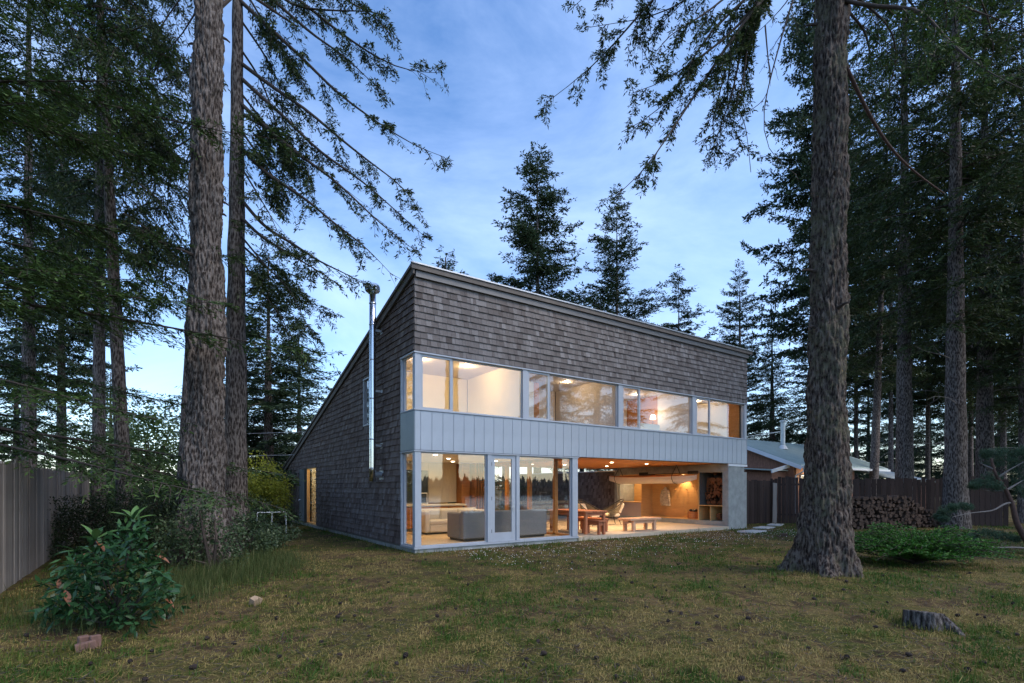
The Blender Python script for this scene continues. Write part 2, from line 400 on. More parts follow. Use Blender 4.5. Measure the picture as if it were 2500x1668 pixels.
# ================================================================== THE HOUSE
W, DP = 14.58, 15.2                     # length of the front, depth of the side wall
def roofz(y): return 6.98 - .285 * y    # underside of the roof edge
house = tag(empty('house'), 'two storey shingled house with zinc band, ribbon windows and steep shed roof', 'house')
fd = MB(); fd.box(.012, 5.4, .012, 15.0, -.6, -.003); fd.build('foundation', M['concrete'], house)
ps = MB(); ps.box(5.42, 13.30, -.03, 7.6, -.5, .02); ps.build('porch_slab', M['slab'], house)
cy_ = MB(); cy_.box(5.42, 13.28, 7.62, 15.0, -.5, -.02); cy_.build('courtyard_paving', M['slab'], house)

sw = MB(); H0 = .0
def pz(y0, y1, z0=0., z1=None):
    sw.prism([(y0, z0), (y1, z0), (y1, z1 if z1 else roofz(y1)), (y0, z1 if z1 else roofz(y0))], .0, .16)
pz(0, .9, 4.97); pz(.9, 3.31); pz(3.31, 3.87, 0, 3.45); pz(3.31, 3.87, 4.92); pz(3.87, 9.70); pz(9.70, 12.56, 2.37); pz(12.56, DP)
side_wall = sw.build('side_wall', M['soffit'], house)
fw = MB(); fw.box(.165, W, .0, .15, 4.97, 6.93); front_wall = fw.build('front_wall', M['soffit'], house)
ow = MB(); ow.prism([(.16, 2.52), (7.5, 2.52), (7.5, roofz(7.5)), (.16, roofz(.16))], W - .16, W - .005); ow.build('end_wall', M['soffit'], house)
bw = MB(); bw.box(5.42, W - .17, 7.34, 7.5, 2.52, roofz(7.5)); bw.box(.17, 5.2, 14.9, 15.1, 0, 2.6); bw.build('rear_wall', M['soffit'], house)

# roof with drip edge
rf = MB()
rf.prism([(-.10, roofz(-.10) + .03), (7.62, roofz(7.62) + .03), (7.62, roofz(7.62) + .11), (-.10, roofz(-.10) + .11)], -.14, W + .2)
rf.prism([(7.63, roofz(7.63) + .03), (15.9, roofz(15.9) + .03), (15.9, roofz(15.9) + .11), (7.63, roofz(7.63) + .11)], -.14, 5.5)
roof = rf.build('roof', M['soffit'], house)
fl = MB(); fl.box(-.15, W + .22, -.165, -.105, 7.105, 7.14); fl.build('drip_edge', M['galv'], roof); fl = MB(); fl.box(-.14, W + .2, -.135, -.105, 6.98, 7.10); fl.build('eave_board', M['soffit'], roof)
fl = MB(); fl.box(.0, W + .02, -.075, -.03, 6.82, 6.97); fl.build('fascia_board', M['roofedge'], roof)
fl = MB(); fl.prism([(-.10, roofz(-.1) - .14), (15.9, roofz(15.9) - .14), (15.9, roofz(15.9) + .025), (-.10, roofz(-.1) + .025)], -.09, -.045); fl.build('rake_board', M['soffit'], roof)

# --- shingles
SH = []           # (verts 8, tone, red, parent, projected size)
def shingle_rect(P, u0, u1, v0, v1l, v1r, tone, red, parent):
    """P(u, v, out) -> world; a tapered shake: thick butt, thin top"""
    t = random.uniform(.028, .042)
    vs = [P(u0, v0, .0), P(u1, v0, .0), P(u1, v0, t), P(u0, v0, t), P(u0, v1l, 0), P(u1, v1r, 0), P(u1, v1r, .004), P(u0, v1l, .004)]
    c = P((u0 + u1) / 2, (v0 + v1l) / 2, t); q = proj(*c)
    pp = [proj(*v)[:2] for v in (vs[3], vs[2], vs[6], vs[7])]
    ar = abs(sum(pp[i][0] * pp[(i + 1) % 4][1] - pp[(i + 1) % 4][0] * pp[i][1] for i in range(4))) / 2
    SH.append((vs, tone, red, parent, ar if -60 < q[0] < 2560 else 0))
def shingle_field(P, ua, ub, va, vb, top, holes, parent, red, expo=.165, wmin=.075, wmax=.2):
    v = va; k = 0
    while v < vb:
        u = ua - random.uniform(0, .1)
        course = random.uniform(-.05, .05)
        while u < ub:
            wd = random.choice([random.uniform(wmin, wmax), random.uniform(wmin, .15)]); a, b = max(u, ua), min(u + wd - .004, ub); u += wd
            if b - a < .02: continue
            for (h0, h1, z0, z1) in holes:
                if v < z1 - .03 and v + expo > z0 + .02:
                    if a >= h0 and b <= h1: a = b; break
                    if a < h0 < b: b = h0
                    if a < h1 < b: a = h1
            if b - a < .02: continue
            j = random.uniform(-.004, .003); lo = v + j
            hl = min(v + expo + .02, top(a)); hr = min(v + expo + .02, top(b))
            for (h0, h1, z0, z1) in holes:
                if a < h1 - .01 and b > h0 + .01 and v < z0 < v + expo: hl = min(hl, z0); hr = min(hr, z0)
                if a < h1 - .01 and b > h0 + .01 and v < z1 < v + expo: lo = max(lo, z1)
            if hl < lo + .01 and hr < lo + .01: continue
            hl = max(hl, lo + .005); hr = max(hr, lo + .005)
            tone = min(1, max(0, random.gauss(.5, .17) + course + (random.random() < .05) * random.uniform(-.25, .3)))
            shingle_rect(P, a, b, lo, hl, hr, tone, red * random.uniform(.7, 1.15), parent)
        v += expo; k += 1
shingle_field(lambda u, v, o: (u, -o, v), -.012, W, 4.985, 6.80, lambda u: 6.80, [], front_wall, .04)
shingle_field(lambda u, v, o: (-o, u, v), .0, DP, .06, 6.9, lambda u: roofz(u) - .04,
              [(0, .905, 0, 4.985), (3.30, 3.88, 3.44, 4.93), (9.69, 12.57, 0, 2.38)], side_wall, 1.0)
# courtyard wall
cw = MB(); cw.box(13.34, 13.5, 6.12, 14.5, -.3, 2.34); cwall = cw.build('courtyard_wall', M['soffit'], house)
shingle_field(lambda u, v, o: (13.34 - o, u, v), 6.12, 14.4, .02, 2.33, lambda u: 2.33, [], cwall, .55)
cp = MB(); cp.box(13.26, 13.56, 6.1, 14.5, 2.345, 2.40); cp.build('wall_cap', M['whitetrim'], cwall)
cp = MB(); cp.box(13.24, 13.34, 5.92, 6.11, .0, 2.40); cp.build('corner_board', M['concrete'], cwall)
SH.sort(key=lambda s: -s[4])
SF = [(0, 1, 2, 3), (3, 2, 6, 7), (0, 3, 7, 4), (1, 5, 6, 2)]
for (vs_, tone, red, par, ar) in SH[:290]:
    c = Vector(vs_[0]); m_ = MB(); m_.tone = tone; m_.red = red
    m_.add([Vector(v) - c for v in vs_], SF); m_.build('shingle', M['shingle'], par, loc=c)
for par in (front_wall, side_wall, cwall):
    m_ = MB()
    for (vs_, tone, red, p_, ar) in SH[290:]:
        if p_ is par: m_.tone = tone; m_.red = red; m_.add(vs_, SF)
    tag(m_.build('shingles', M['shingle'], par), kind='stuff')

# --- zinc band (z 2.5 .. 3.5)
zb = MB(); zb.box(.02, W - .02, .03, .12, 2.49, 3.50); zb.box(.02, .12, .121, .88, 2.49, 3.50); zb.build('band_backing', M['dark'], house)
edges = [0.0, .16]
while edges[-1] < W - .4: edges.append(edges[-1] + .3119)
edges.append(W)
for a, b in zip(edges[:-1], edges[1:]):
    m_ = MB(); wd = (b - a) - .008; hh = .995
    m_.tone = random.random(); m_.bev(-wd / 2, wd / 2, -.018, .008, -hh / 2, hh / 2, .006)
    m_.box(wd / 2 - .003, wd / 2 + .006, -.026, -.004, -hh / 2 + .004, hh / 2 - .004)
    o = m_.build('zinc_panel', M['zinc'], house, loc=((a + b) / 2, .012, 3.0)); o.rotation_euler = (R_(random.uniform(-.25, .25)), 0, R_(random.uniform(-.5, .5)))
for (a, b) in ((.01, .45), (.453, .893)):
    m_ = MB(); m_.bev(-.018, .008, a, b, 2.503, 3.497, .006); m_.build('zinc_panel', M['zinc_shaded'], house)
tr = MB(); tr.box(-.03, W + .02, -.035, .1, 3.502, 3.53); tr.box(-.03, .1, .102, .9, 3.502, 3.53); tr.build('sill_flashing', M['frame'], house)
tr = MB(); tr.box(-.03, W + .02, -.04, .1, 4.935, 4.972); tr.box(-.03, .1, .102, .9, 4.935, 4.972); tr.build('head_flashing', M['frame'], house)
tr = MB(); tr.box(-.028, 5.44, -.03, .1, 2.462, 2.492); tr.box(-.028, .1, .102, .9, 2.462, 2.492); tr.build('head_flashing', M['frame'], house)
tr = MB(); tr.box(-.02, 5.44, -.03, .12, .0, .05); tr.box(-.02, .12, .122, .9, .0, .05); tr.build('sill_plate', M['frame'], house)

# --- posts
def post(x0, x1, z0, z1, y0=-.012, y1=.14):
    m_ = MB(); m_.bev(x0, x1, y0, y1, z0, z1, .004); m_.build('mullion_post', M['frame'], house)
post(.0, .165, .052, 2.46); post(0, .155, 3.532, 4.933)
for a, b in ((2.14, 2.262), (3.095, 3.21), (5.19, 5.41)): post(a, b, .052, 2.46)
for a, b in ((3.325, 3.49), (7.18, 7.375), (11.05, 11.275), (14.41, 14.57)): post(a, b, 3.532, 4.933)
for z0, z1 in ((.052, 2.46), (3.532, 4.933)):
    m_ = MB(); m_.bev(-.012, .12, .83, .9, z0, z1, .004); m_.build('mullion_post', M['frame'], house)

# --- windows
def window_y(x0, x1, z0, z1, fr, y=.04, depth_=.07, name='window'):
    m_ = MB(); f = fr
    m_.box(x0, x1, y, y + depth_, z0, z0 + f); m_.box(x0, x1, y, y + depth_, z1 - f, z1)
    m_.box(x0, x0 + f, y + .002, y + depth_ - .002, z0 + f, z1 - f); m_.box(x1 - f, x1, y + .002, y + depth_ - .002, z0 + f, z1 - f)
    o = m_.build(name, M['frame'], house)
    p = MB(); p.box(x0 + f - .004, x1 - f + .004, y + .03, y + .036, z0 + f - .004, z1 - f + .004); p.build('pane', M['glass'], o)
    return o
Z0, Z1 = 3.532, 4.933
for (a, b) in ((.165, 1.055), (3.495, 4.30), (7.38, 8.225), (11.28, 12.145)): window_y(a, b, Z0, Z1, .058, .01)
for (a, b) in ((1.075, 3.32), (4.335, 7.175), (8.26, 11.045), (12.175, 14.405)): window_y(a, b, Z0, Z1, .028, .045)
window_y(.17, 2.135, .052, 2.46, .03, .045); window_y(3.215, 5.185, .052, 2.46, .03, .045)
for (z0, z1) in ((.052, 2.46), (3.532, 4.933)):
    m_ = MB(); f = .03
    m_.box(.045, .11, .145, .825, z0, z0 + f); m_.box(.045, .11, .145, .825, z1 - f, z1); m_.box(.047, .108, .145, .145 + f, z0 + f, z1 - f); m_.box(.047, .108, .825 - f, .825, z0 + f, z1 - f)
    o = m_.build('window', M['frame'], house); p = MB(); p.box(.07, .076, .17, .80, z0 + f - .004, z1 - f + .004); p.build('pane', M['glass'], o)
def window_x(y0, y1, z0, z1, f, frm, nm='window'):
    m_ = MB(); m_.box(-.03, .1, y0, y1, z0, z0 + f); m_.box(-.03, .1, y0, y1, z1 - f, z1); m_.box(-.028, .098, y0, y0 + f, z0 + f, z1 - f); m_.box(-.028, .098, y1 - f, y1, z0 + f, z1 - f)
    o = m_.build(nm, frm, house); p = MB(); p.box(.03, .036, y0 + f - .004, y1 - f + .004, z0 + f - .004, z1 - f + .004); p.build('pane', M['glass'], o); return o
window_x(3.31, 3.87, 3.45, 4.92, .045, M['frame'])
window_x(9.70, 11.25, .06, 2.37, .03, M['birch'])
m_ = MB(); m_.box(-.02, .05, 11.27, 11.75, .06, 2.36); m_.build('entry_slot', M['dark'], house)
m_ = MB(); m_.box(-.05, .1, 11.77, 12.56, .06, 2.36); ed = m_.build('entry_door', M['zinc_shaded'], house)
m_ = MB(); m_.tube([(-.05, 12.35, 1.02), (-.13, 12.35, 1.0), (-.13, 12.45, .93)], .012, 6); m_.build('door_handle', M['steel'], ed)

# --- garden door
m_ = MB(); x0, x1, z0, z1 = 2.272, 3.087, .055, 2.455
m_.box(x0, x0 + .115, .02, .075, z0, z1); m_.box(x1 - .13, x1, .02, .075, z0, z1); m_.box(x0 + .115, x1 - .13, .022, .073, z0, z0 + .245); m_.box(x0 + .115, x1 - .13, .022, .073, z1 - .095, z1)
door = m_.build('garden_door', M['frame'], house)
m_ = MB(); m_.box(x0 + .11, x1 - .125, .045, .052, z0 + .24, z1 - .09); m_.build('pane', M['glass'], door)
m_ = MB(); m_.box(2.995, 3.035, .012, .02, .88, 1.14); m_.tube([(3.015, .02, 1.0), (3.015, -.03, 1.0), (2.90, -.035, 1.0)], .009, 8); m_.build('door_handle', M['galv'], door)
for z in (.35, 1.25, 2.2):
    m_ = MB(); m_.tube([(2.276, .01, z - .05), (2.276, .01, z + .05)], .011, 8); m_.build('hinge', M['dark'], door)

# --- interior shell
it = MB(); it.box(.17, 14.4, .16, 7.3, 2.56, 3.22); it.build('upper_floor', M['white'], house)
it = MB(); it.box(.17, 5.25, .12, 14.9, .0, .03); it.build('living_floor', M['oak'], house)
it = MB(); it.box(.17, 5.3, .14, 7.3, 2.50, 2.555); it.build('living_ceiling', M['white'], house)
it = MB(); it.box(5.43, 13.31, .06, 7.5, 2.50, 2.548); pc = it.build('porch_ceiling', M['firceil'], house)
it = MB(); it.box(5.43, 14.4, .125, .16, 2.53, 3.22); it.build('floor_rim', M['soffit'], house)
it = MB(); it.box(.17, 14.4, .155, 3.4, 5.22, 5.30); it.build('upper_ceiling', M['pinkwall'], house)
def inner(name, mat, *b):
    m_ = MB(); m_.box(*b); return m_.build(name, mat, house)
# upper rooms: back walls and partitions
inner('room_wall', M['cream'], .17, 3.36, 3.3, 3.4, 3.225, 5.215); inner('room_wall', M['cream'], 3.46, 4.95, 1.9, 2.0, 3.225, 5.215)
inner('room_wall', M['pinkwall'], 5.75, 7.2, 3.3, 3.4, 3.225, 5.215); inner('room_wall', M['fir'], 4.96, 5.74, 2.4, 2.5, 3.225, 5.215)
inner('room_wall', M['fir'], 7.33, 9.35, 2.6, 2.7, 3.225, 5.215); inner('room_wall', M['pinkwall'], 9.36, 11.1, 3.3, 3.4, 3.225, 5.215)
inner('room_wall', M['cream'], 11.24, 13.0, 2.2, 2.3, 3.225, 5.215); inner('room_wall', M['fir'], 13.01, 14.4, 2.6, 2.7, 3.225, 5.215)
inner('partition', M['cream'], 3.37, 3.46, .2, 3.29, 3.225, 5.215); inner('partition', M['pinkwall'], 7.22, 7.31, .2, 3.29, 3.225, 5.215)
inner('partition', M['pinkwall'], 11.12, 11.21, .2, 1.68, 3.225, 5.215); inner('partition', M['fir'], 11.115, 11.21, 1.685, 3.29, 3.225, 5.215)
inner('end_lining', M['cream'], 14.38, 14.41, .75, 2.58, 3.225, 5.215); inner('bathroom_door', M['fir'], 14.36, 14.41, .2, .74, 3.225, 5.1)
inner('gable_lining', M['cream'], .165, .18, .95, 3.25, 3.225, 5.215)
inner('bedroom_cabinet', M['white'], 3.5, 4.8, 1.45, 1.89, 3.225, 5.0)
for z in (3.75, 4.15, 4.55):
    m_ = MB(); m_.tube([(4.15, 1.42, z), (4.6, 1.42, z)], .012, 6); m_.build('drawer_pull', M['galv'], house)
inner('bed_headboard', M['cream'], 9.5, 10.55, 1.1, 1.2, 3.225, 3.95)
# living room back and kitchen
inner('kitchen_wall', M['cream'], 3.2, 4.40, 6.0, 6.1, .98, 2.495); inner('kitchen_wall', M['cream'], .2, 3.19, 6.0, 6.1, 2.2, 2.495); inner('kitchen_wall', M['cream'], .2, 3.19, 6.0, 6.1, .031, .98)
inner('kitchen_window', M['darkpane'], .2, 3.19, 6.04, 6.06, .98, 2.2)
inner('side_lining', M['fir'], .165, .19, 1.0, 5.9, .031, 2.495)
inner('wood_screen', M['fir'], 4.42, 4.78, 5.6, 6.1, .031, 2.495)
for x in (4.86, 4.98, 5.10, 5.2): inner('wood_fin', M['fir'], x, x + .045, 5.3, 5.9, .031, 2.495)
inner('screen_back', M['fir'], 4.8, 5.29, 6.1, 6.14, .031, 2.495)
inner('entry_lining', M['cream'], .2, 1.6, 11.35, 11.42, .031, 2.6)
inner('entry_partition', M['birch'], .2, 5.2, 8.3, 8.4, .031, 2.6)
# glazed side of the living room towards the porch
m_ = MB()
for y in (.9, 2.3, 3.7, 5.1): m_.box(5.24, 5.36, y, y + .12, .03, 2.49)
m_.box(5.24, 5.36, .15, 7.3, .03, .09); m_.box(5.25, 5.35, .15, 7.3, 2.42, 2.49); ps_ = m_.build('porch_window_wall', M['fir'], house)
for y0, y1 in ((.15, .9), (1.02, 2.3), (2.42, 3.7), (3.82, 5.1), (5.22, 7.3)):
    m_ = MB(); m_.box(5.29, 5.296, y0, y1, .085, 2.425); m_.build('pane', M['glass'], ps_)

# --- concrete niche block at the end of the porch
nb = MB()
nb.box(13.32, 14.58, .0, 6.0, -.5, .2); nb.box(13.32, 14.4, .0, 6.0, 2.18, 2.495); nb.box(13.32, 14.58, .0, .27, .202, 2.178)
nb.box(14.42, 14.57, .272, 6.0, .202, 2.5); nb.build('concrete_wall', M['concrete'], house)
m_ = MB(); m_.box(13.30, 14.585, -.025, .02, 2.40, 2.485); m_.build('wall_cap', M['whitetrim'], house)
m_ = MB(); m_.box(13.335, 14.41, 1.36, 1.42, .202, 2.178); m_.box(14.36, 14.415, 1.422, 5.98, .202, 2.178); m_.box(13.335, 14.36, .274, 1.358, .80, .835); m_.box(13.335, 14.355, .82, .845, .202, .798)
m_.box(13.335, 14.355, 4.46, 4.50, .202, 2.178); m_.box(13.33, 14.355, 1.422, 4.458, .202, .222); m_.box(13.33, 14.355, 1.422, 4.458, 2.13, 2.178); m_.build('plywood_lining', M['birch'], house)
m_ = MB(); m_.box(14.34, 14.41, .274, 1.358, .204, 2.176); m_.box(13.5, 14.338, .272, .284, .84, 2.176); m_.box(13.36, 14.338, 1.345, 1.358, .84, 2.176); m_.build('niche_back', M['soffit'], house)
m_ = MB(); m_.box(14.06, 14.07, 2.62, 2.625, .24, 2.12); m_.box(14.07, 14.35, 1.422, 4.458, .224, 2.128); m_.build('hook_wall', M['birch'], house)
m_ = MB(); m_.box(13.33, 13.38, 4.52, 5.86, .205, .84); m_.build('counter_front', M['mauve'], house)
m_ = MB(); m_.box(13.31, 14.3, 4.51, 5.87, .845, .875); m_.build('counter_top', M['birch'], house)
m_ = MB(); m_.box(13.33, 14.4, 5.86, 5.915, .205, 2.178); m_.build('end_panel', M['concrete'], house)
m_ = MB(); m_.box(13.34, 14.3, 4.51, 5.85, 2.10, 2.17); m_.build('counter_soffit', M['birch'], house)
m_ = MB(); m_.box(14.30, 14.35, 4.56, 4.98, 1.2, 1.75); m_.build('passage_window_glow', M['soft_glow'], house)  # brightness of the passage window put into a glowing box, no lamp

# --- flue
flue = tag(empty('stove_flue', (-.28, 2.28, 0)), 'tall polished steel stove flue with cap fixed to the shingled side wall', 'flue')
m_ = MB(); m_.tube([(0, 0, z) for z in (1.72, 2.1, 4, 6, 7.08)], .092, 24); m_.build('pipe', M['steel'], flue, True)
m_ = MB(); m_.lathe([(.10, 0), (.17, .03), (.2, .06), (.2, .2), (.17, .24), (.05, .27)], (0, 0, 7.06), 28); cap = m_.build('flue_cap', M['steel'], flue)
for k in range(20):
    a = 2 * math.pi * k / 20; m_ = MB(); m_.box(-.006, .006, -.014, .014, 0, .1); m_.build('cap_vent', M['dark'], cap, loc=(.198 * math.cos(a), .198 * math.sin(a), 7.13), rot=(0, 0, a))
for z in (2.08, 2.9, 4.05, 5.15, 6.15, 6.75):
    m_ = MB(); m_.lathe([(.094, 0), (.101, .008), (.101, .032), (.094, .04)], (0, 0, z), 24); m_.build('pipe_joint', M['steel'], flue, True)
for z in (2.75, 4.30, 6.02):
    m_ = MB(); m_.box(.05, .275, -.02, .05, -.03, .03); m_.box(.262, .278, -.06, .1, -.07, .07); m_.build('bracket', M['galv'], flue, loc=(0, 0, z))
m_ = MB(); m_.tube([(.05, .0, 1.92), (.27, .02, 1.92)], .085, 18); m_.box(.258, .272, -.15, .19, 1.74, 2.12); m_.build('wall_thimble', M['galv'], flue)

# --- lamps of the house
def downlight(x, y, z, power, col=(1, .78, .5), r=.045, spot=True, ang=115, parent=house, blend=.6):
    m_ = MB(); m_.lathe([(r, 0), (r + .012, .001), (r + .012, -.006), (r * .9, -.008)], (0, 0, 0), 16)
    o = m_.build('downlight', M['lamp_warm'], parent, loc=(x, y, z - .006))
    ld = bpy.data.lights.new('downlight_bulb', 'SPOT' if spot else 'POINT'); ld.energy = power; ld.color = col; ld.shadow_soft_size = .05
    if spot: ld.spot_size = R_(ang); ld.spot_blend = blend
    lo = bpy.data.objects.new('downlight_bulb', ld); COL.objects.link(lo); lo.parent = o; lo.location = (0, 0, -.03); return o
PW = .6
WARM = (1, .66, .35)
for (x, y) in ((8.73, 1.84), (11.02, 4.4), (10.75, 1.92), (7.0, 2.0), (8.6, 4.4)): downlight(x, y, 2.5, 230 * PW, WARM)
downlight(13.85, 2.55, 2.125, 70 * PW, (1, .62, .32), ang=105); downlight(13.8, 5.2, 2.095, 18 * PW, (1, .8, .5), spot=False)
for (x, y) in ((1.3, 1.5), (3.6, 1.5), (1.3, 4.6), (3.5, 4.6), (2.5, 3.0), (4.6, 3.4)): downlight(x, y, 2.5, 66 * PW, (1, .70, .37))
for (x, y) in ((.9, 1.6), (2.4, 1.6)): downlight(x, y, 5.22, 40 * PW, (1, .70, .34), spot=False)
for (x, y) in ((3.9, .9), (6.4, 1.7)): downlight(x, y, 5.22, 17 * PW, (1, .74, .42), spot=False)
for (x, y) in ((8.3, 1.3), (10.2, 2.0)): downlight(x, y, 5.22, 13 * PW, (1, .75, .45), spot=False)
for (x, y) in ((12.2, 1.3), (13.6, 1.6)): downlight(x, y, 5.22, 14 * PW, (1, .72, .4), spot=False)
downlight(.8, 10.3, 2.5, 60 * PW, (1, .78, .42), spot=False)

# ================================================================== THINGS IN THE HOUSE
def sofa(name, label, x0, x1, y0, y1, facing, mat, hb=.84, floor=.04):
    """facing +1: seat opens to +Y (its back to the garden window), -1: opens to -Y"""
    t = tag(empty(name, ((x0 + x1) / 2, (y0 + y1) / 2, floor)), label, 'sofa')
    hx = (x1 - x0) / 2; hy = (y1 - y0) / 2; s = facing
    def bx(nm, a, b, c, d, e, f, m=mat, bv=.03):
        q = MB(); ya, yb = sorted((c * s, d * s)); q.bev(a, b, ya, yb, e, f, bv); return q.build(nm, m, t)
    bx('backrest', -hx, hx, -hy, -hy + .2, .06, hb); bx('arm', -hx, -hx + .16, -hy + .202, hy, .06, hb - .05); bx('arm', hx - .16, hx, -hy + .202, hy, .06, hb - .05)
    bx('seat', -hx + .162, hx - .162, -hy + .202, hy - .01, .06, .30)
    n = 3; wd = (2 * hx - .33) / n
    for k in range(n):
        a = -hx + .165 + k * wd
        bx('seat_cushion', a, a + wd - .01, -hy + .35, hy - .005, .302, .45, M['sofalight'], .04); bx('back_cushion', a, a + wd - .01, -hy + .205, -hy + .345, .302, hb - .02, M['sofalight'], .05)
    bx('plinth', -hx + .06, hx - .06, -hy + .06, hy - .06, 0, .058, M['dark'], .005)
    return t
sofa('sofa', 'long grey sofa with its plain back against the garden window', 1.73, 4.70, .62, 1.62, 1, M['sofa'])
sofa('sofa', 'pale oatmeal sofa deeper in the living room facing the garden', 1.75, 4.1, 3.15, 4.1, -1, M['sofalight'], .8)
t = tag(empty('kitchen_counter', (2.5, 5.0, .03)), 'kitchen counter with pale top and dark front behind the sofas', 'counter')
m_ = MB(); m_.bev(-1.6, 1.6, -.33, .33, .86, .92, .008); m_.build('worktop', M['cream'], t)
m_ = MB(); m_.box(-1.55, 1.55, -.28, .3, .08, .858); m_.build('cabinet', M['soffit'], t)
for k in range(5):
    m_ = MB(); m_.bev(-1.5 + k * .6, -.93 + k * .6, -.3, -.282, .1, .84, .004); m_.build('cabinet_door', M['fir'], t)
t = tag(empty('kitchen_tap', (2.62, 5.1, .952)), 'white square-necked kitchen tap standing on the counter', 'tap')
m_ = MB(); m_.tube([(.1, 0, 0), (.1, 0, .38), (.09, 0, .4), (-.22, 0, .4), (-.24, 0, .38), (-.24, 0, .32)], .016, 8); m_.build('spout', M['white'], t)
m_ = MB(); m_.lathe([(.04, 0), (.04, .02), (.025, .03), (.025, .06)], (.1, 0, 0), 12); m_.build('base', M['white'], t)
# upstairs lamps
def shade_lamp(loc, label, power, hgt=.5, r=.12):
    t = tag(empty('table_lamp', loc), label, 'lamp')
    m_ = MB(); m_.lathe([(.08, 0), (.08, .015), (.012, .03), (.012, hgt)], seg=16); m_.build('stand', M['dark'], t)
    m_ = MB(); m_.lathe([(r, hgt - .04), (r * .7, hgt + .13), (r * .65, hgt + .13)], seg=20); m_.build('lamp_shade', M['soft_glow'], t)
    ld = bpy.data.lights.new('bulb', 'POINT'); ld.energy = power; ld.color = (1, .74, .42); ld.shadow_soft_size = .06
    lo = bpy.data.objects.new('bulb', ld); COL.objects.link(lo); lo.parent = t; lo.location = (0, 0, hgt + .25)
shade_lamp((7.95, .8, 3.225), 'small glowing lamp low behind the narrow upstairs casement', 2, .42, .1)
shade_lamp((10.75, 1.6, 3.225), 'taller shaded reading lamp against the pink upstairs wall', 2.5, 1.05, .11)
t = tag(empty('shower_head', (12.35, 1.2, 3.225)), 'bare shower pipe with round head in the end bathroom', 'shower')
m_ = MB(); m_.tube([(0, 0, 0), (0, 0, 1.0), (.0, -.05, 1.1), (.0, -.2, 1.1)], .012, 8); m_.build('pipe', M['dark'], t)
m_ = MB(); m_.lathe([(.02, .02), (.09, 0), (.09, -.012), (.02, -.012)], (0, -.2, 1.08), 14); m_.build('rose', M['dark'], t)

# porch furniture
def slab_table(name, label, cat, x0, x1, y0, y1, h, mat, planks=4, leg=.1, inset=.05, th=.05, along='y', floor=.022, legs=None, group=None):
    t = tag(empty(name, (x0, y0, floor)), label, cat, group); w_ = x1 - x0; d_ = y1 - y0
    for k in range(planks):
        m_ = MB(); m_.tone = random.random()
        if along == 'y': a = w_ * k / planks; m_.bev(a + .003, a + w_ / planks - .003, 0, d_, h - th, h, .006)
        else: a = d_ * k / planks; m_.bev(0, w_, a + .003, a + d_ / planks - .003, h - th, h, .006)
        m_.build('plank', mat, t)
    for (lx, ly) in (legs or ((inset, inset), (w_ - inset - leg, inset), (inset, d_ - inset - leg), (w_ - inset - leg, d_ - inset - leg))):
        m_ = MB(); m_.tone = random.random(); m_.bev(lx, lx + leg, ly, ly + leg, 0, h - th - .001, .008); m_.build('leg', mat, t)
    m_ = MB(); a = inset + .02
    m_.box(a + leg, w_ - a - leg, a, a + .04, h - th - .11, h - th - .002); m_.box(a + leg, w_ - a - leg, d_ - a - .04, d_ - a, h - th - .11, h - th - .002)
    m_.box(a, a + .04, a + leg, d_ - a - leg, h - th - .112, h - th - .003); m_.box(w_ - a - .04, w_ - a, a + leg, d_ - a - leg, h - th - .112, h - th - .003); m_.build('apron', mat, t)
    return t
slab_table('dining_table', 'reddish wood dining table with thick legs on the porch', 'table', 6.12, 7.12, .42, 2.4, .76, M['redwood'], 6)
slab_table('dining_bench', 'short reddish wood bench pushed under the dining table', 'bench', 6.42, 6.78, .12, 1.0, .46, M['redwood'], 2, .085, .03)
slab_table('dining_bench', 'reddish wood bench along the far side of the dining table', 'bench', 7.3, 7.66, .9, 2.3, .46, M['redwood'], 2, .085, .03)
slab_table('low_bench', 'low pale wood bench table standing alone in the middle of the porch', 'bench', 8.15, 9.75, .36, .98, .45, M['palewood'], 3, .11, .06, .07, 'x', legs=((.2, .05), (1.27, .05), (.2, .44), (1.27, .44)))
def lounge_chair(loc, rz, label):
    t = tag(empty('lounge_chair', loc, rz), label, 'chair', 'woven lounge chairs on the porch'); t.scale = (1.1, 1.1, 1.12)
    # open basket shell; the seat opens to local -Y
    def rim(u):      # u 0..1 around the back from left arm tip to right arm tip
        a = math.pi * u; return Vector((-.40 * math.cos(a), -.30 + .72 * math.sin(a), .52 + .42 * math.sin(a) ** 1.3))
    def seat(u):
        a = math.pi * u; return Vector((-.27 * math.cos(a), -.28 + .42 * math.sin(a), .30 - .03 * math.sin(a)))
    m_ = MB(); m_.tube([rim(k / 24) for k in range(25)], .016, 6); m_.tube([seat(k / 16) for k in range(17)], .014, 6); m_.tube([rim(0), seat(0)], .012, 6); m_.tube([rim(1), seat(1)], .012, 6); m_.tube([seat(0), seat(1)], .012, 6); m_.build('frame', M['dark'], t, True)
    m_ = MB()
    for j in range(1, 11):
        f = j / 11; m_.tube([seat(k / 20).lerp(rim(k / 20), f) + Vector((0, .03 * math.sin(f * 3.14), -.02)) for k in range(21)], .011, 4, False)
    for k in range(1, 20): m_.tube([seat(k / 20), seat(k / 20).lerp(rim(k / 20), .5) + Vector((0, .03, -.02)), rim(k / 20)], .006, 4, False)
    m_.build('woven_back', M['rope'], t)
    m_ = MB(); m_.bev(-.26, .26, -.3, .2, .3, .42, .04); m_.build('seat_cushion', M['cushion'], t)
    m_ = MB(); m_.bev(-.24, .24, -.05, .05, 0, .4, .04); m_.build('back_cushion', M['cushion'], t, loc=(0, .2, .42), rot=(R_(-24), 0, 0))
    for (a, b) in ((-1, -1), (1, -1), (-1, 1), (1, 1)):
        m_ = MB(); m_.tube([(a * .2, b * .18 - .05, .29), (a * .27, b * .28 - .05, 0)], .011, 6); m_.build('leg', M['dark'], t)
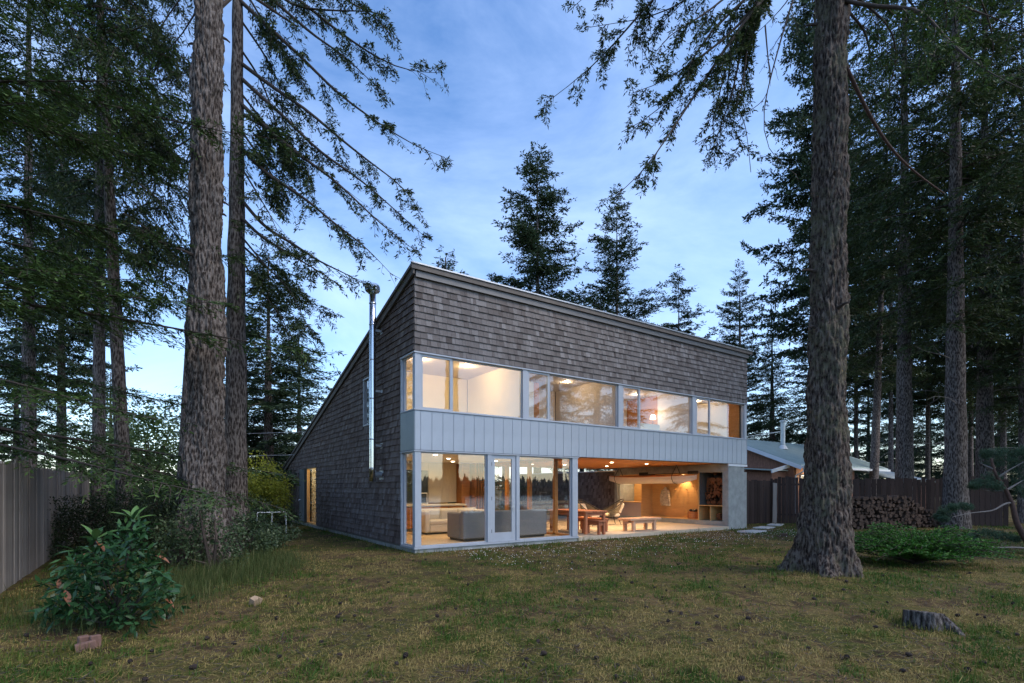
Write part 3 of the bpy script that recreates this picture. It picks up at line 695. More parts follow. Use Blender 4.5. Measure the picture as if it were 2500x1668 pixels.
lounge_chair((10.3, 3.35, .022), R_(-112), 'woven rope lounge chair seen from its side beside the shingled courtyard wall')
lounge_chair((8.95, 3.3, .022), R_(14), 'woven rope lounge chair behind the dining table with its round back up')

# kayak slung under the porch ceiling (runs along Y)
t = tag(empty('kayak', (12.62, 3.4, 1.72)), 'white kayak with orange deck slung from the porch ceiling', 'kayak')
n = 28; sec = 14; V = []; VD = []
for i in range(n + 1):
    s_ = -1 + 2 * i / n; y = s_ * 2.45; wd = .30 * (1 - abs(s_) ** 2.3); sheer = .31 + .06 * s_ ** 2 * (1 if s_ > 0 else .7); keel = .17 * max(0, abs(s_) - .72) / .28
    wd = max(wd, .012)
    V.append([(wd * math.cos(math.pi + math.pi * k / sec) , y + .0 , keel + (sheer - keel) * (1 - abs(math.sin(math.pi * k / sec)) ** .65)) for k in range(sec + 1)])
    crown = .07 * (1 - abs(s_) ** 2)
    VD.append([(wd * (1.03 - 2.06 * k / 8), y, sheer + crown * (1 - (abs(1 - 2 * k / 8)) ** 2) + .004) for k in range(9)])
m_ = MB(); m_.add([p for r in V for p in r], [(i * (sec + 1) + k, i * (sec + 1) + k + 1, (i + 1) * (sec + 1) + k + 1, (i + 1) * (sec + 1) + k) for i in range(n) for k in range(sec)]); m_.build('hull', M['hull'], t, True)
m_ = MB(); m_.add([p for r in VD for p in r], [(i * 9 + k, i * 9 + k + 1, (i + 1) * 9 + k + 1, (i + 1) * 9 + k) for i in range(n) for k in range(8)]); dk = m_.build('deck', M['deck'], t, True)
m_ = MB()
for sgn in (-1, 1): m_.tube([(sgn * .31 * (1 - abs(s_) ** 2.3) , s_ * 2.43, .31 + .06 * s_ ** 2 * (1 if s_ > 0 else .7)) for s_ in np.linspace(-.98, .98, 25)], .026, 6)
m_.build('gunwale', M['deck'], t, True)
m_ = MB(); m_.tube([(.2 * math.cos(a), .15 + .42 * math.sin(a), .40) for a in np.linspace(0, 2 * math.pi, 21)], .018, 6); m_.build('cockpit_rim', M['dark'], dk, True)
t = tag(empty('paddle', (12.5, 2.2, 2.13)), 'dark double paddle lying on the kayak deck', 'paddle')
m_ = MB(); m_.tube([(0, -.9, .02), (0, 1.2, 0)], .014, 8); m_.build('shaft', M['dark'], t)
for y in (-1.15, 1.42):
    m_ = MB(); m_.bev(-.02, .02, -.26, .26, -.06, .07, .02); m_.build('blade', M['dark'], t, loc=(0, y, .03))
for y, x in ((1.92, 12.6), (5.2, 12.62)):
    t = tag(empty('hanging_strap', (x, y, 0)), 'dark hanging strap looped round the kayak from a ceiling hook', 'strap', 'straps holding the kayak')
    m_ = MB(); m_.tube([(0, 0, 2.49), (.3, .02, 2.05), (.31, .02, 1.95), (.2, .02, 1.76), (0, .02, 1.70), (-.2, .02, 1.76), (-.31, .02, 1.95), (-.3, .02, 2.05), (0, 0, 2.485)], .013, 5); m_.build('webbing', M['dark'], t)
    m_ = MB(); m_.tube([(0, .03 * math.cos(a), 2.47 + .03 * math.sin(a)) for a in np.linspace(0, 6.2, 12)], .006, 5); m_.build('hook', M['galv'], t)
t = tag(empty('ceiling_ring', (11.66, 1.9, 2.47)), 'empty steel ring screwed into the porch ceiling beside the kayak', 'ring')
m_ = MB(); m_.tube([(0, .035 * math.cos(a), -.005 + .035 * math.sin(a)) for a in np.linspace(0, 6.28, 14)], .007, 5); m_.build('ring', M['galv'], t)
# hook wall
for (y, z, an) in ((3.42, 1.62, 35), (3.1, 1.46, 18), (2.78, 1.62, 0), (2.48, 1.46, -18), (2.2, 1.62, -35), (1.95, 1.46, -35), (1.6, 1.63, -40)):
    t = tag(empty('coat_peg', (14.06, y, z)), 'plain wood coat peg on the lit plywood wall', 'peg', 'coat pegs on the plywood wall')
    m_ = MB(); m_.tube([(0.01, 0, 0), (-.12, 0, .02)], .013, 8); m_.build('peg', M['birch'], t)
t = tag(empty('jacket', (13.97, 3.62, .72)), 'pale patterned jacket hanging from a peg on the plywood wall', 'jacket')
V = []; F = []; rows = 14; cols = 14
for i in range(rows + 1):
    f = i / rows; hw = .05 + .17 * min(1, (1 - f) * 2.4) + .05 * (1 - f)
    for k in range(cols):
        a = 2 * math.pi * k / cols; fold = 1 + .14 * math.sin(a * 5 + f * 3)
        V.append((.07 * math.sin(a) * fold * (1.2 - f * .6), hw * math.cos(a) * fold, f * .86))
for i in range(rows):
    for k in range(cols): F.append((i * cols + k, i * cols + (k + 1) % cols, (i + 1) * cols + (k + 1) % cols, (i + 1) * cols + k))
m_ = MB(); m_.add(V, F + [tuple(range(rows * cols, (rows + 1) * cols))]); m_.build('body', M['cloth'], t, True)
for s_ in (-1, 1):
    m_ = MB(); m_.tube([(0, s_ * .14, .72), (-.02, s_ * .21, .5), (-.02, s_ * .23, .22), (-.01, s_ * .22, .12)], [.055, .06, .055, .05], 8); m_.build('sleeve', M['cloth'], t, True)
t = tag(empty('basket', (13.65, 1.87, .224)), 'round orange slatted basket with dark cloth in it on the niche ledge', 'basket')
m_ = MB(); m_.lathe([(.22, 0), (.235, .02), (.24, .3), (.225, .3), (.22, .04)], seg=28); m_.build('tub', M['deck'], t)
for z in (.07, .15, .23):
    m_ = MB(); m_.lathe([(.236, z - .008), (.246, z), (.236, z + .008)], seg=28); m_.build('hoop', M['redwood'], t)
m_ = MB()
for k in range(9): m_.lathe([(.001, 0), (.06, .02), (.07, .06), (.03, .1), (.001, .1)], (random.uniform(-.1, .1), random.uniform(-.12, .12), .24 + random.uniform(0, .08)), 8)
m_.build('cloth_bundle', M['dark'], t, True)

# ================================================================== FIREWOOD
def log_mesh(k, mat, ln=.4):
    r = .062 + .014 * (k % 3); kind = k % 4; m_ = MB(); rs = random.Random(k)
    if kind == 0: pts = [(r * math.cos(a) * rs.uniform(.85, 1.1), r * math.sin(a) * rs.uniform(.85, 1.1)) for a in np.linspace(0, 2 * math.pi, 10)[:-1]]
    elif kind == 1: pts = [(-.02, -r * .9)] + [(-.02 + 1.5 * r * math.cos(a), -r * .5 + 1.5 * r * math.sin(a)) for a in np.linspace(.15, 1.45, 6)]
    elif kind == 2: pts = [(-1.25 * r, -.4 * r), (1.2 * r, -.5 * r)] + [(1.25 * r * math.cos(a), -.4 * r + 1.1 * r * math.sin(a)) for a in np.linspace(.5, 2.7, 6)]
    else: pts = [(-r, -r * .8), (r * .9, -r), (r * 1.1, r * .5), (0, r), (-r * 1.1, r * .4)]
    m_.tone = rs.random(); m_.prism(pts, -ln / 2, ln / 2, axis=1); me = m_.mesh('log'); me.materials.append(mat); return me
LOGS = [log_mesh(k, M['log_end']) for k in range(10)]; LOGW = [log_mesh(k + 20, M['log_warm'], .35) for k in range(8)]
pA = onZ(2050, 1292); pB = onZ(2290, 1287); dv = (pB - pA).normalized(); nrm = Vector((-dv.y, dv.x, 0))
lenp = (pB - pA).length; ang = math.atan2(dv.y, dv.x)
z = 0; row = 0
while z < 1.25:
    s_ = random.uniform(-.1, 0) - .6
    while s_ < lenp:
        hmax = 1.22 if s_ < lenp * .62 else 1.22 - (s_ - lenp * .62) / (lenp * .38) * 1.05
        if z < hmax + random.uniform(-.06, .06):
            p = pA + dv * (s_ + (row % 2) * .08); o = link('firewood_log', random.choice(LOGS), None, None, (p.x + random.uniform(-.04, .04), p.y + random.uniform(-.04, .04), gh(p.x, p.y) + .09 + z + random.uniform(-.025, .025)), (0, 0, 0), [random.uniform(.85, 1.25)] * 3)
            o.rotation_mode = 'XYZ'; o.rotation_euler = (0, random.uniform(0, 6.28), ang + random.uniform(-.15, .15))
            tag(o, 'split log in the dark outdoor woodpile before the brown fence', 'log', 'outdoor woodpile logs')
        s_ += random.uniform(.15, .2)
    z += .142; row += 1
z = .86
while z < 2.1:
    y = .36 + random.uniform(0, .05)
    while y < 1.32:
        if z < 1.85 or random.random() < .5:
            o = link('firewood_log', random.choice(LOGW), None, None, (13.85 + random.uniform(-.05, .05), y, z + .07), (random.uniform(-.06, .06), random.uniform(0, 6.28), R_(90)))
            tag(o, 'dry split log stacked in the concrete wall niche', 'log', 'niche firewood logs')
        y += random.uniform(.14, .18)
    z += .135
for (y, z) in ((.4, .29), (.56, .28), (.7, .29), (.48, .41), (.64, .42)):
    o = link('firewood_log', random.choice(LOGW), None, None, (13.8, y, z), (0, random.uniform(0, 6), R_(90))); tag(o, 'dry split log in the low cubby under the niche shelf', 'log', 'cubby firewood logs')

# ================================================================== FENCES
def fence(name, label, p0, p1, h, mat, bw=.145, gap=.008, jit=.03, thick=.02, side=1, postevery=2.4, start_gap=None):
    p0 = Vector((*p0, 0)); p1 = Vector((*p1, 0)); d = p1 - p0; ln = d.length; d.normalize(); a = math.atan2(d.y, d.x)
    t = tag(empty(name, (p0.x, p0.y, GZ), a), label, 'fence'); s_ = 0; base = {}
    rs = random.Random(name + label); lvl = 0
    while s_ < ln:
        w_ = bw * rs.uniform(.8, 1.2)
        if rs.random() < .1: lvl = rs.uniform(-.06, .06)
        m_ = MB(); m_.tone = rs.random(); hh = h + lvl + rs.uniform(-jit, jit); dg = rs.uniform(-.01, .01)
        m_.prism([(0, 0), (w_ - gap, 0), (w_ - gap + dg, hh - .01 * rs.random()), (dg, hh)], -thick / 2, thick / 2, axis=1)
        m_.build('board', mat, t, loc=(s_, rs.uniform(-.008, .008), rs.uniform(-.03, .01))); s_ += w_
    for z in (.35, h - .35):
        m_ = MB(); m_.box(0, ln, .03 * side, .07 * side, z, z + .09) if side > 0 else m_.box(0, ln, -.07, -.03, z, z + .09); m_.build('rail', mat, t)
    k = 0.
    while k < ln:
        m_ = MB(); m_.box(k, k + .09, .072, .162, -.2, h - .02) if side > 0 else m_.box(k, k + .09, -.162, -.072, -.2, h - .02); m_.build('post', mat, t); k += postevery
    return t
fence('grey_fence', 'tall weathered grey board fence beside the rhododendron', (-7.3, -3.2), (-7.45, 13), 2.12, M['fence_grey'], .15, .006, .02)
fence('brown_fence', 'dark brown uneven board fence behind the woodpile', (18.4, 1.1), (24.75, -5.7), 2.1, M['fence_brown'], .17, .016, .05)
fence('brown_fence', 'short dark brown fence run between the concrete wall and the grey post', (15.2, 1.75), (18.35, 1.15), 2.02, M['fence_brown'], .17, .01, .03)
g0 = Vector((15.25, 1.25, GZ)); t = tag(empty('garden_gate', g0, R_(-18)), 'weathered grey plank gate ajar beside the concrete wall', 'gate')
for k in range(6):
    m_ = MB(); m_.tone = random.random(); m_.box(k * .15, k * .15 + .143, -.012, .012, .06, 1.72 + random.uniform(-.01, .01)); m_.build('board', M['fence_grey'], t)
for z in (.3, 1.4):
    m_ = MB(); m_.box(0, .9, .014, .05, z, z + .09); m_.build('rail', M['fence_grey'], t)
pp = onZ(1890, 1278); t = tag(empty('gate_post', (pp.x, pp.y, GZ)), 'single leaning pale grey slab post standing by the brown fence', 'post')
m_ = MB(); m_.tone = .9; m_.prism([(-.09, -.1), (.09, -.1), (.12, .5), (.105, 1.1), (.125, 1.85), (-.05, 1.88), (-.06, 1.0)], -.03, .03, axis=1); m_.build('slab', M['fence_grey'], t, rot=(0, 0, R_(-35)))

# ================================================================== NEIGHBOUR'S HOUSE
NX, NY, NZ = 22.7, 1.9, 2.80
nh = tag(empty('neighbour_house', (NX, NY, GZ)), 'low cedar shingled house with pale metal roof and white fascia behind the brown fence', 'house')
def nb_(nm, mt, *b, par=nh):
    m_ = MB(); m_.box(*b); return m_.build(nm, mt, par)
slope = .30
nb_('front_wall', M['redshingle'], .35, 7.5, .5, .65, 0, 2.9)
m_ = MB(); m_.prism([(.5, 0), (7.5, 0), (7.5, 3.0), (4.15, 4.42), (.5, 2.92)], .35, .5); gw = m_.build('gable_wall', M['redshingle'], nh)
for k in range(26):
    z = .25 + k * .17
    m_ = MB(); y0 = .5 if z < 2.7 else .5 + (z - 2.7) / .41
    if y0 < 4.1: m_.prism([(y0, z), (4.2, z), (4.2, z + .16), (y0, z + .16)], .325, .348); m_.build('shingle_course', M['redshingle'], gw)
m_ = MB(); m_.prism([(-.05, 2.80), (4.2, 4.54), (8.4, 2.8), (8.4, 2.88), (4.2, 4.62), (-.05, 2.88)], -.05, 11); nr = m_.build('roof', M['roofmetal'], nh)
m_ = MB(); m_.prism([(-.07, 2.60), (4.2, 4.34), (4.2, 4.56), (-.07, 2.82)], -.1, -.055); m_.build('rake_fascia', M['whitetrim'], nr)
for k in range(26):
    m_ = MB(); x = .1 + k * .41; m_.prism([(-.05, 2.882), (4.2, 4.622), (4.2, 4.65), (-.05, 2.91)], x, x + .025); m_.build('roof_seam', M['roofmetal'], nr)
m_ = MB(); m_.box(-.05, 7.4, -.18, -.075, 2.68, 2.80); m_.box(7.4, 11, -.18, -.075, 2.68, 2.8); m_.build('gutter', M['whitetrim'], nr)
m_ = MB(); m_.tube([(.1, -.12, 2.68), (.1, -.1, 2.5), (.3, .4, 2.3), (.3, .44, .2)], .04, 8); m_.build('downspout', M['whitetrim'], nh)
m_ = MB(); m_.prism([(.8, 2.55), (3.4, 2.75), (3.4, 2.81), (.8, 2.61)], -1.4, .3); m_.build('porch_roof', M['roofmetal'], nh)
m_ = MB(); m_.prism([(-1.45, 2.42), (.32, 2.75), (.32, 2.93), (-1.45, 2.6)], .72, .79, axis=1); m_.build('porch_fascia', M['whitetrim'], nh)
nb_('porch_wall', M['redshingle'], -1.1, .32, .95, 3.3, 0, 2.5)
wv = nb_('window', M['whitetrim'], .95, 2.0, .44, .495, 1.2, 2.35); nb_('pane', M['darkpane'], 1.03, 1.92, .42, .436, 1.28, 2.27, par=wv)
m_ = MB(); m_.lathe([(.001, 0), (.06, .02), (.08, .08), (.06, .14), (.001, .16)], (1.5, .3, 2.0), 12); wl = m_.build('wall_lamp', M['lamp_warm'], nh, True)
ld = bpy.data.lights.new('bulb', 'POINT'); ld.energy = 25; ld.color = (1, .75, .42); lo = bpy.data.objects.new('bulb', ld); COL.objects.link(lo); lo.parent = wl; lo.location = (1.5, .15, 2.05)
m_ = MB(); m_.tube([(3.4, 2.75, 3.85), (3.4, 2.75, 5.6)], .13, 16); m_.lathe([(.13, 0), (.2, .05), (.2, .12), (.05, .17)], (3.4, 2.75, 5.6), 16); m_.build('chimney_pipe', M['galv'], nr)
m_ = MB(); m_.lathe([(.3, 0), (.14, .25)], (3.4, 2.75, 3.98), 16); m_.build('pipe_skirt', M['whitetrim'], nr)
for dx in (-.5, .6):
    m_ = MB(); m_.tube([(3.4, 2.75, 5.1), (.6 + dx, 3.9, 4.56)], .015, 5); m_.build('stay_wire', M['galv'], nr)
t = tag(empty('shed', (33, 1, GZ)), 'small outbuilding with corrugated pale roof glimpsed over the brown fence', 'shed')
m_ = MB(); m_.box(0, 5, 0, 3, 0, 2.0); m_.build('wall', M['redshingle'], t)
m_ = MB(); m_.prism([(-.3, 2.0), (3.3, 3.0), (3.3, 3.06), (-.3, 2.06)], -.3, 5.3); sr = m_.build('roof', M['roofmetal'], t)
for k in range(22):
    m_ = MB(); x = -.28 + k * .25; m_.prism([(-.3, 2.062), (3.3, 3.062), (3.3, 3.1), (-.3, 2.1)], x, x + .06); m_.build('roof_rib', M['whitetrim'], sr)

# ================================================================== VEGETATION
def norm(a): return a / np.maximum(np.linalg.norm(a, axis=-1, keepdims=True), 1e-9)
UP = np.array([0, 0, 1.])
def resample(pts, n):
    P = np.array([tuple(p) for p in pts], float); s = np.concatenate([[0], np.cumsum(np.linalg.norm(np.diff(P, axis=0), axis=1))])
    t = np.linspace(0, s[-1], n)
    # smooth (Catmull-like) through cubic interpolation of each axis
    Q = np.stack([np.interp(t, s, P[:, k]) for k in range(3)], -1)
    for _ in range(2): Q[1:-1] = (Q[:-2] + 2 * Q[1:-1] + Q[2:]) / 4
    return Q, s[-1]
def leaflets(O, D, Ln, Wd, tone, rng, roll=1.0):
    """diamond leaf faces: O origin, D unit direction"""
    N = len(O); side = norm(np.cross(D, UP + rng.normal(0, .6 * roll, (N, 3))))
    a = O; b = O + D * (Ln * .45)[:, None] + side * (Wd * .5)[:, None]; c = O + D * Ln[:, None]; d = O + D * (Ln * .45)[:, None] - side * (Wd * .5)[:, None]
    V = np.stack([a, b, c, d], 1).reshape(-1, 3); I = np.arange(N * 4).reshape(N, 4)
    return V, I, np.repeat(tone, 4)
def twigs_on(branches, spacing, tlen, rng, droop=.35, start=.15, upright=.0, spread=1.0):
    """branches: list of (pts n,3). returns twig origin, direction, length, t along the branch"""
    O = []; D = []; Ls = []; T = []
    for B in branches:
        seg = np.linalg.norm(np.diff(B, axis=0), axis=1); s = np.concatenate([[0], np.cumsum(seg)]); Lb = s[-1]
        n = max(3, int(Lb * (1 - start) / spacing * 2)); t = start + (1 - start) * rng.random(n); t.sort()
        P = np.stack([np.interp(t * Lb, s, B[:, k]) for k in range(3)], -1)
        ta = np.stack([np.interp(np.minimum(t + .03, 1) * Lb, s, B[:, k]) for k in range(3)], -1); tb = np.stack([np.interp(np.maximum(t - .03, 0) * Lb, s, B[:, k]) for k in range(3)], -1)
        tan = norm(ta - tb); lat = norm(np.cross(tan, UP + rng.normal(0, .12, (n, 3)))) * rng.choice([-1, 1], (n, 1))
        d = norm(tan * rng.uniform(.25, .8, (n, 1)) + lat * spread * rng.uniform(.5, 1.1, (n, 1)) + UP * (upright - droop * rng.uniform(.2, 1.9, (n, 1))) + rng.normal(0, .12, (n, 3)))
        prof = np.clip(1.25 - t, .42, 1) * np.clip((t - start) / .25 + .45, .4, 1)
        O.append(P); D.append(d); Ls.append(tlen * prof * rng.uniform(.55, 1.25, n) * min(1.2, .35 + Lb / 4)); T.append(t)
    return np.concatenate(O), np.concatenate(D), np.concatenate(Ls), np.concatenate(T)
def needles_on(O, D, Ls, T, step, ln, wd, rng, grav=.25, tone0=.5, base_tone=None):
    k = np.maximum(2, (Ls / step).astype(int)); N = int(k.sum()); ix = np.repeat(np.arange(len(O)), k)
    j = np.arange(N) - np.repeat(np.cumsum(k) - k, k); f = (j + rng.random(N)) / k[ix]
    d = D[ix]; o = O[ix] + d * (f * Ls[ix])[:, None] - UP * (grav * (f ** 2) * Ls[ix])[:, None]
    lat = norm(np.cross(d, UP + rng.normal(0, .35, (N, 3)))) * rng.choice([-1, 1], (N, 1))
    dd = norm(d * rng.uniform(.4, 1.0, (N, 1)) + lat * rng.uniform(.3, 1.0, (N, 1)) - UP * grav * rng.uniform(0, 1.2, (N, 1)) + rng.normal(0, .2, (N, 3)))
    bt = (rng.normal(0, .13, len(O)))[ix] if base_tone is None else base_tone[ix]
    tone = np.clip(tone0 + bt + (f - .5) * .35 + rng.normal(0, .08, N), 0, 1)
    return leaflets(o, dd, ln * rng.uniform(.6, 1.3, N), wd * rng.uniform(.7, 1.3, N), tone, rng)
def tubes(branches, r0, rng=None, seg=4, rmin=.006):
    """one mesh of tapering limbs"""
    V = []; I = []; n0 = 0
    for q, B in enumerate(branches):
        n = len(B); tan = norm(np.gradient(B, axis=0)); u = norm(np.cross(tan, np.array([.3, .2, 1.]))); v = np.cross(tan, u)
        rr = (r0[q] if hasattr(r0, '__len__') else r0); r = np.maximum(rr * (1 - np.linspace(0, 1, n)) ** .8, rmin)
        a = np.arange(seg) * 2 * math.pi / seg
        ring = B[:, None, :] + (u[:, None, :] * np.cos(a)[None, :, None] + v[:, None, :] * np.sin(a)[None, :, None]) * r[:, None, None]
        V.append(ring.reshape(-1, 3)); base = n0 + np.arange(n - 1)[:, None] * seg; k = np.arange(seg)[None, :]; k2 = (k + 1) % seg
        I.append(np.stack([base + k, base + k2, base + seg + k2, base + seg + k], -1).reshape(-1, 4)); n0 += n * seg
    return np.concatenate(V), np.concatenate(I)
def strips(O, D, Ls, wd, grav=.25):
    """thin twig stems as narrow four-cornered slivers"""
    side = norm(np.cross(D, UP)) * wd; E_ = O + D * Ls[:, None] - UP * (grav * Ls)[:, None]
    V = np.stack([O + side, O - side, E_ - side * .4, E_ + side * .4], 1).reshape(-1, 3); return V, np.arange(len(O) * 4).reshape(-1, 4)
def join(parts):
    V = []; I = []; T = []; n = 0
    for p in parts:
        V.append(p[0]); I.append(p[1] + n); T.append(p[2] if len(p) > 2 else np.full(len(p[0]), .3)); n += len(p[0])
    return np.concatenate(V), np.concatenate(I), np.concatenate(T)

def fir_branches(H, z0, z1, n, Lmax, rng, droop=.28, e0=12, curve=.3, top_pow=.75, low=.75, n_pts=7, radial=.1, phase=None):
    out = []; rad = []
    for i in range(n):
        f = (i + rng.random()) / n; z = z0 + (z1 - z0) * f; az = rng.random() * 6.283 if phase is None else phase + rng.normal(0, .9)
        prof = (1 - f) ** top_pow * (low + (1 - low) * min(1, f * 4)); Lb = max(.35, Lmax * prof * rng.uniform(.5, 1.15))
        el = R_(e0 + 28 * f ** 1.5 + rng.normal(0, 9)); s = np.linspace(0, 1, n_pts)
        dh = np.array([math.cos(az), math.sin(az), 0]); wob = np.array([-math.sin(az), math.cos(az), 0]) * rng.normal(0, .08)
        P = dh[None] * (radial + Lb * s * math.cos(el))[:, None] + wob[None] * (Lb * s ** 2)[:, None]
        P = P + UP[None] * (z + Lb * (math.sin(el) * s - droop * (1 - .5 * f) * s ** 2 + curve * .3 * s ** 4))[:, None]
        out.append(P); rad.append(.006 + .007 * Lb)
    return out, rad
CR = {}
def make_crown(key, H, z0, n, Lmax, leaf, seed, mat, droop=.28, spacing=.16, tlen=.75, e0=10, top_pow=.75, low=.75, step=.085, grav=.35, tone0=.5, twstem=True):
    rng = np.random.default_rng(seed)
    B, r = fir_branches(H, z0, H - .2, n, Lmax, rng, droop, e0, top_pow=top_pow, low=low)
    O, D, Ls, T = twigs_on(B, spacing, tlen, rng, droop * .8, start=.04, upright=.06)
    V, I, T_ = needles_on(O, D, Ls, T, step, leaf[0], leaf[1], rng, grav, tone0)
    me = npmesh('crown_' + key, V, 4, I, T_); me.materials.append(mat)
    Vt, It = tubes(B, r)
    if twstem:
        a, b = strips(O, D, Ls, .006, grav * .8); It = np.concatenate([It, b + len(Vt)]); Vt = np.concatenate([Vt, a])
    ml = npmesh('limbs_' + key, Vt, 4, It); ml.materials.append(M['limb'])
    CR[key] = (me, ml, H); return len(I)
def trunk_mesh(pts, rads, seg=16, flare=.0, rough=.03, seed=0, fine=None):
    """bark trunk: rings along pts, noise relief"""
    P = np.array([tuple(p) for p in pts], float); n = len(P); V = []
    for i in range(n):
        for k in range(seg):
            a = 2 * math.pi * k / seg; c, s = math.cos(a), math.sin(a); r = rads[i]
            q = Vector((c * r * 5 + seed, s * r * 5, P[i][2] * 1.1)); nz_ = mnoise.noise(q) * rough * 2
            if fine:
                q2 = Vector((c * r * fine + seed, s * r * fine, P[i][2] * fine * .22)); d, _ = mnoise.voronoi(q2); rg = min(1, (d[1] - d[0]) * 2.2)
                q3 = Vector((c * r * fine * 2.7, s * r * fine * 2.7 + seed, P[i][2] * fine * .9))
                nz_ += (rg - .6) * .046 + mnoise.fractal(q3, .7, 2, 4) * .02
                if flare and P[i][2] < 1.4: nz_ += flare * max(0, 1 - (P[i][2] + .1) / 1.3) ** 2.2 * max(0, math.sin(a * 3 + seed) * .6 + math.sin(a * 5 + 1 + seed) * .5 + .25)
            V.append((P[i][0] + c * (r + nz_), P[i][1] + s * (r + nz_), P[i][2]))
    I = np.arange(n * seg).reshape(n, seg); J = np.roll(I, -1, 1)
    return npmesh('trunk', np.array(V), 4, np.stack([I[:-1], J[:-1], J[1:], I[1:]], -1).reshape(-1, 4), smooth=True)
def straight_trunk(H, r, seed, lean=(0, 0), seg=14, n=36):
    z = np.linspace(-.4, H, n); pts = [(lean[0] * (q / H) , lean[1] * (q / H), q) for q in z]
    rad = [max(.012, r * (1 - .97 * (max(q, 0) / H) ** .9) + r * .35 * math.exp(-max(q, 0) / .6)) for q in z]
    return trunk_mesh(pts, rad, seg, 0, r * .05, seed)
TR = {}
def tree(name, label, px, D, key, H, r, group=None, cat='fir tree', lean=(0, 0), bark='bark_far', dead=0, xy=None, rot=None, wide=1.0, trunkH=None):
    p = at(px, 1300, D) if xy is None else Vector((*xy, 0)); g = gh(p.x, p.y) if p.y > -17 else -1.5
    t = tag(empty(name, (p.x, p.y, g)), label, cat, group)
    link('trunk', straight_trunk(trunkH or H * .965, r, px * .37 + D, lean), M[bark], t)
    me, ml, H0 = CR[key]; s = H / H0; rz = random.random() * 6.28 if rot is None else rot
    sh = R_(0)
    crn = link('crown', me, None, t, rot=(0, 0, rz), scl=(s * wide, s * wide, s)); lm = link('limbs', ml, None, crn)
    if lean != (0, 0):   # follow the leaning trunk
        crn.rotation_euler = (-math.atan2(lean[1], H), math.atan2(lean[0], H), rz)
    rs = random.Random(int(px * 7 + D))
    for k in range(dead):
        a = rs.random() * 6.28; z = rs.uniform(1.8, 9.5); Lb = rs.uniform(.8, 2.6); m_ = MB()
        pts = [(0, 0, 0)]; q = Vector((0, 0, 0)); dr = Vector((math.cos(a), math.sin(a), rs.uniform(-.15, .3)))
        for j in range(5): dr = (dr + Vector((rs.gauss(0, .18), rs.gauss(0, .18), rs.gauss(-.04, .14)))).normalized(); q = q + dr * Lb / 5; pts.append(tuple(q))
        m_.tube(pts, [.022, .018, .014, .010, .007, .004], 5)
        for j in (2, 3, 4):
            b = Vector(pts[j]); d2 = (dr + Vector((rs.gauss(0, .7), rs.gauss(0, .7), rs.gauss(0, .4)))).normalized(); m_.tube([b, b + d2 * Lb * .25], [.007, .003], 4)
        rr = r * (1 - .8 * z / (trunkH or H)) * .9
        m_.build('dead_branch', M['deadlimb'], t, loc=(math.cos(a) * rr + lean[0] * z / H, math.sin(a) * rr + lean[1] * z / H, z))
    return t
make_crown('old', 32, 8.0, 115, 5.8, (.20, .055), 1, M['fol_dark'], .32, .15, .95, 0, .55, .5, .06, .25)
make_crown('old2', 32, 6.0, 125, 5.6, (.20, .055), 2, M['fol_dark'], .28, .15, .95, 3, .55, .5, .06, .22)
make_crown('spire', 30, 8.0, 190, 6.2, (.28, .10), 3, M['fol_far'], .18, .14, .95, 6, .62, .9, .09, .12)
make_crown('spire2', 30, 8.0, 140, 6.6, (.26, .09), 4, M['fol_far'], .06, .13, .85, 10, .8, .9, .09, .08)
make_crown('gappy', 26, 7, 85, 6.2, (.28, .10), 5, M['fol_far'], .18, .13, .9, 6, .7, .8, .085, .15)
make_crown('young', 16, .8, 165, 5.0, (.20, .065), 6, M['fol_far'], .22, .13, .85, 4, .75, .9, .07, .2)
make_crown('nearfir', 20, 2.4, 115, 5.4, (.085, .022), 7, M['fol_near'], .26, .065, .75, 4, .5, .85, .028, .16)

FAR = 'firs standing beyond the house'
tree('fir_tree', 'tallest ragged fir rising above the roof behind the house', 1312, 46, 'spire', 32.2, .42, FAR, rot=.6, wide=1.08)
tree('fir_tree', 'fir with long upswept branches right behind the roof line', 1506, 42, 'spire2', 26.0, .36, FAR, rot=2.1, wide=1.2)
tree('fir_tree', 'small thin gappy fir showing its bare stem behind the roof', 1657, 42, 'gappy', 19.6, .24, FAR, rot=4.4, wide=1.1)
tree('fir_tree', 'neat pointed fir standing alone above the far roof corner', 1806, 40, 'spire2', 19.2, .28, FAR, rot=1.2, wide=1.15)
tree('fir_tree', 'low dark fir top just clearing the roof beside the tallest one', 1232, 50, 'spire', 21.3, .3, FAR, rot=3.3, wide=.9)
tree('fir_tree', 'lower bushy fir tucked between the two tall firs behind the roof', 1420, 50, 'young', 16.5, .3, FAR, rot=3.9)
tree('fir_tree', 'spreading evergreen top behind the roof beside the steel flue', 1088, 31, 'young', 16.0, .4, FAR, rot=5.0, wide=1.15)
RG = 'dark firs behind the brown fence'
RL = 'tall dark fir in the dense stand beyond the brown fence'
tree('fir_tree', 'old fir whose crown breaks the sky left of the lichened trunk', 1990, 34, 'spire', 40, .45, RG, rot=1.0, wide=.62)
tree('fir_tree', 'broad fir filling the gap behind the neighbouring metal roof', 1885, 44, 'young', 15.5, .4, RG, rot=2.0, wide=.8)
tree('fir_tree', 'broad fir filling the gap behind the neighbouring metal roof', 2010, 46, 'young', 20, .4, RG, rot=.4, wide=1.2)
tree('fir_tree', 'leaning slim grey fir trunk over the brown fence', 2130, 32, 'old', 31, .27, RG, lean=(1.2, -.6), dead=3)
tree('fir_tree', 'thick furrowed fir trunk right behind the woodpile and fence', 2208, 26, 'old', 33, .42, RG, bark='bark', dead=7, rot=.5)
tree('fir_tree', 'reddish barked fir standing on the lawn side of the brown fence', 2333, 21.2, 'old', 31, .42, RG, bark='bark', dead=5, rot=2.5)
